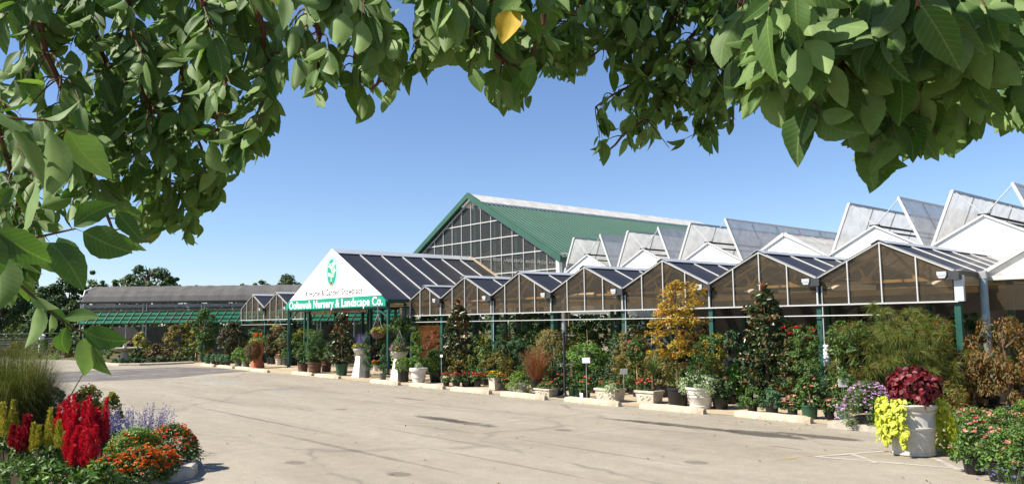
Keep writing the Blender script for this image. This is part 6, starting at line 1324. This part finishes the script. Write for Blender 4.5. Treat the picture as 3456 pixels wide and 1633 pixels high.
def leaf_mesh(items, name, parent, rows=14, serr=.05):
    """items: list of (base, axis, normal, length, ratio)"""
    n = len(items); Bp = np.array([i[0] for i in items]); A = unit(np.array([i[1] for i in items])); Nn = np.array([i[2] for i in items]); L = np.array([i[3] for i in items]); Rt = np.array([i[4] for i in items])
    sd_ = unit(np.cross(A, Nn)); Nn = np.cross(sd_, A); bend = RNG.uniform(-.05, .32, n); fold = RNG.uniform(.05, .42, n); tw = RNG.normal(0, .18, n); wav = RNG.uniform(0, 6, n)
    pet = .13; V = []; UV = []; cup = RNG.uniform(-.05, .3, n); skew = RNG.normal(0, .06, n)
    cols = (-1, -.5, 0, .5, 1); nc = 5
    for r in range(rows+1):
        t = r/rows
        w_ = (math.sin(math.pi*min(1, t**.86))**.85)*.5*(1-.12*t) if 0 < t < 1 else (.012 if t == 0 else .0)
        we = w_*(1-serr) if (r % 2 and 0 < r < rows) else w_
        c = Bp+A*(L*(pet+t*(1-pet)))[:, None]-Nn*(L*bend*t*t)[:, None]+sd_*(L*skew*math.sin(t*3.1))[:, None]
        s2 = sd_+Nn*(tw*t)[:, None]
        for s in cols:
            q_ = we if abs(s) == 1 else w_*.5; sg_ = 1 if s > 0 else -1; q_ = q_ if s else 0
            hgt = fold*q_+cup*q_*(q_/.5)*.8+(.07*np.sin(wav+t*8*sg_) if abs(s) == 1 else 0)*q_
            p = c+s2*(L*Rt*q_*sg_)[:, None]+Nn*(L*Rt*hgt)[:, None]; V.append(p); UV.append(np.tile([.5+sg_*q_, t], (n, 1)))
    V += [Bp-sd_*(L*.008)[:, None], Bp+sd_*(L*.008)[:, None]]; UV += [np.tile([.5, 0], (n, 1))]*2
    m_ = (rows+1)*nc+2; V = np.stack(V, 1).reshape(-1, 3); UV = np.stack(UV, 1).reshape(-1, 2); i0 = np.arange(n)[:, None]*m_
    q = [i0+[nc*r+c, nc*r+c+1, nc*r+nc+c+1, nc*r+nc+c] for r in range(rows) for c in range(nc-1)]; q.append(i0+[m_-2, m_-1, 3, 1])
    o = raw_mesh(name, V-TP, np.concatenate(q), 'canopy_leaf', parent, UV); o.data.polygons.foreach_set('use_smooth', [True]*len(o.data.polygons)); return o
SUNV = np.array([sd.x, sd.y, sd.z])
HT = [.6, .52]
def spray(pts, nleaf, items, ln, bias, poly=None, start=.25, r0=.0022, tw=None, lw=.455, holes=True):
    """a twig along pts with alternate leaves"""
    pts = np.array(pts); last = 0
    seg = np.linalg.norm(np.diff(pts, axis=0), axis=1); cum = np.concatenate([[0], np.cumsum(seg)]); tot = cum[-1]
    for i in range(nleaf):
        f = start+(1-start)*(i+.5*random.random())/max(1, nleaf-1) if nleaf > 1 else 1.0; f = min(f, 1.0); s = f*tot; j = min(len(seg)-1, int(np.searchsorted(cum, s, side='right')-1)); p = pts[j]+(pts[j+1]-pts[j])*((s-cum[j])/(seg[j]+1e-9))
        d = unit(pts[j+1]-pts[j]); toc = unit(EYE-p); side = unit(np.cross(d, toc))*(1 if i % 2 else -1)
        ax = unit(d*random.uniform(.25, .8)+side*random.uniform(.35, .95)*(0 if i == nleaf-1 else 1)+np.array([0, 0, -1.0])*random.uniform(.35, 1.0)+rvec(1)[0]*.28)
        if bias == 'sun': nr = unit(toc*.8+SUNV*.75+rvec(1)[0]*.5)
        else: nr = unit(toc*.65-SUNV*.7+rvec(1)[0]*.6)
        L = ln*random.uniform(.55, 1.28); e = p+ax*L
        if poly is not None:
            x, y = proj(e)
            if not inpoly(x, y, poly): continue
            xm, ym = proj(p+ax*L*.55)
            if holes and vnoise(xm/34., ym/34.)*.65+vnoise(xm/13., ym/13.)*.35 > (HT[0] if inpoly(xm, ym+55, poly) else HT[1]): continue
            if any(((xm-hx)/rx)**2+((ym-hy)/ry)**2 < 1 for hx, hy, rx, ry in HOLES): continue
        if random.random() < .5: nr = -nr
        items.append((p, ax, nr, L, lw*random.uniform(.88, 1.1))); last = j+1
    if last: q_ = pts[:last+1]; tw.tube(q_-TP, list(np.linspace(r0, r0*.45, len(q_))), 5)
VN = RNG.uniform(0, 1, (64, 64))
def vnoise(x, y):
    x += 500; y += 500; i, j = int(x), int(y); fx, fy = x-i, y-j; fx = fx*fx*(3-2*fx); fy = fy*fy*(3-2*fy); g = lambda a, b_: VN[a % 64, b_ % 64]
    return (g(i, j)*(1-fx)+g(i+1, j)*fx)*(1-fy)+(g(i, j+1)*(1-fx)+g(i+1, j+1)*fx)*fy
CFG = {'left': (400, .074, 7, 'sun', .9), 'mid': (155, .076, 6, 'sun', .8), 'right': (175, .08, 6, 'sun', .8), 'dark': (430, .074, 7, 'shade', .85)}
def lerp_poly(P_, t):
    n = len(P_)-1; f = t*n; i = min(n-1, int(f)); return P_[i]+(P_[i+1]-P_[i])*(f-i)
for g, brs in BR.items():
    HT[:] = {'left': [.62, .54], 'mid': [.57, .5], 'right': [.62, .53], 'dark': [.66, .53]}[g]
    N_, ln, nl, bias, dens = CFG[g]; poly = POLY[g]; lines = []; bm_ = MB()
    for pl_, D_ in brs:
        P_ = [px3(x, y, D_*(1+.03*i)) for i, (x, y) in enumerate(pl_)]
        fine = [lerp_poly(P_, t)+rvec(1)[0]*.006 for t in np.linspace(0, 1, 14)]; lines.append((np.array(fine), [proj(p) for p in fine]))
        bm_.tube(np.array(fine)-TP, list(np.linspace(.0085, .0028, 14)), 7)
    bm_.build('branch', 'twig', tree, smooth=True)
    items = []; tw = MB(); xs = [p[0] for p in poly]; ys = [p[1] for p in poly]; cnt = 0; tries = 0
    while cnt < N_ and tries < 40000:
        tries += 1; x, y = random.uniform(min(xs), max(xs)), random.uniform(min(ys), max(ys))
        if not inpoly(x, y+12, poly): continue
        best = None
        for fine, pr in lines:
            for j in range(0, 14):
                dx, dy = x-pr[j][0], y-pr[j][1]; cost = math.hypot(dx, dy)+(60 if dy < 12 else 0)
                if best is None or cost < best[0]: best = (cost, fine[j])
        st_ = best[1]; D_ = float((st_-EYE) @ _f)*random.uniform(.90, 1.13); en_ = px3(x, y, D_)
        if np.linalg.norm(en_-st_) < .03: continue
        md = (st_+en_)/2+np.array([0, 0, .03])+rvec(1)[0]*.015
        pts = [st_*(1-s)**2+md*2*s*(1-s)+en_*s*s for s in np.linspace(0, 1, 6)]
        spray(pts, nl, items, ln, bias, poly, .3, .0021, tw); cnt += 1
    for fine, pr in lines: spray(fine[4:], 12, items, ln, bias, poly, .2, .003, tw)
    tw.build('twigs', 'twig', tree).name = 'twig_work'
    leaf_mesh(items, 'foliage', tree)
# near sprays hanging at the left edge
items = []; tw = MB()
for pl_, D_, nl, ln in (([(-120, 215), (0, 298), (60, 300), (150, 305)], .92, 7, .085), ([(-120, 640), (10, 615), (80, 600), (190, 575)], 1.05, 8, .078), ([(-130, 580), (20, 690), (110, 770), (175, 820), (222, 842)], 1.25, 9, .066), ([(-130, 480), (-40, 560), (10, 600)], .95, 5, .09)):
    pts = [px3(x, y, D_*(1+.02*i)) for i, (x, y) in enumerate(pl_)]; fine = [lerp_poly(pts, t) for t in np.linspace(0, 1, 10)]; spray(fine, nl, items, ln, 'sun', None, .55 if D_ > 1.2 else .3, .003, tw, .56)
tw.build('twigs', 'twig', tree).name = 'twig_work'; leaf_mesh(items, 'near_foliage', tree, 12)
# unseen leafy limb, added toward the sun to shade the dark branches below
items = []; tw = MB()
for i in range(520):
    c0 = ld(random.uniform(-1.8, .2), random.uniform(1.75, 3.0), random.uniform(3.5, 4.3)); d0 = rvec(1)[0]*.22
    spray([c0, c0+d0*.5, c0+d0], 8, items, .095, 'sun', None, .1, .003, tw)
tw.tube([ld(-1.4, 1.5, 3.8)-TP, ld(-.6, 2.2, 3.95)-TP, ld(.2, 2.8, 3.8)-TP], [.02, .014, .006], 7)
tw.build('twigs', 'twig', tree).name = 'twig_work'; leaf_mesh(items, 'upper_foliage', tree, 5)
# trunk and limbs, behind the place the view is taken from
m = MB(); m.tube([(0, 0, -.1), (.02, 0, .5), (-.03, .02, 1.4), (0, 0, 2.3), (.05, .05, 3.2)], [.2, .16, .145, .13, .1], 14); m.build('trunk', 'bark', tree, smooth=True)
m = MB()
for x, y, D_ in ((900, -900, 2.3), (120, -260, 1.75), (480, -260, 1.75), (900, -260, 1.45), (1250, -260, 1.45), (1900, -260, 1.6), (2250, -260, 1.15), (2600, -200, 1.25), (1700, -260, 2.4)):
    e = px3(x, y, D_)-TP; s0 = np.array([0, 0, 2.5+random.uniform(-.3, .5)]); md = (s0+e)/2+np.array([0, 0, .55]); m.tube([s0*(1-s)**2+md*2*s*(1-s)+e*s*s for s in np.linspace(0, 1, 12)], list(np.linspace(.05, .012, 12)), 8)
m.build('limbs', 'bark', tree, smooth=True).name = 'limb_work'
def _link(g):
    pass
bpy.context.view_layer.update()
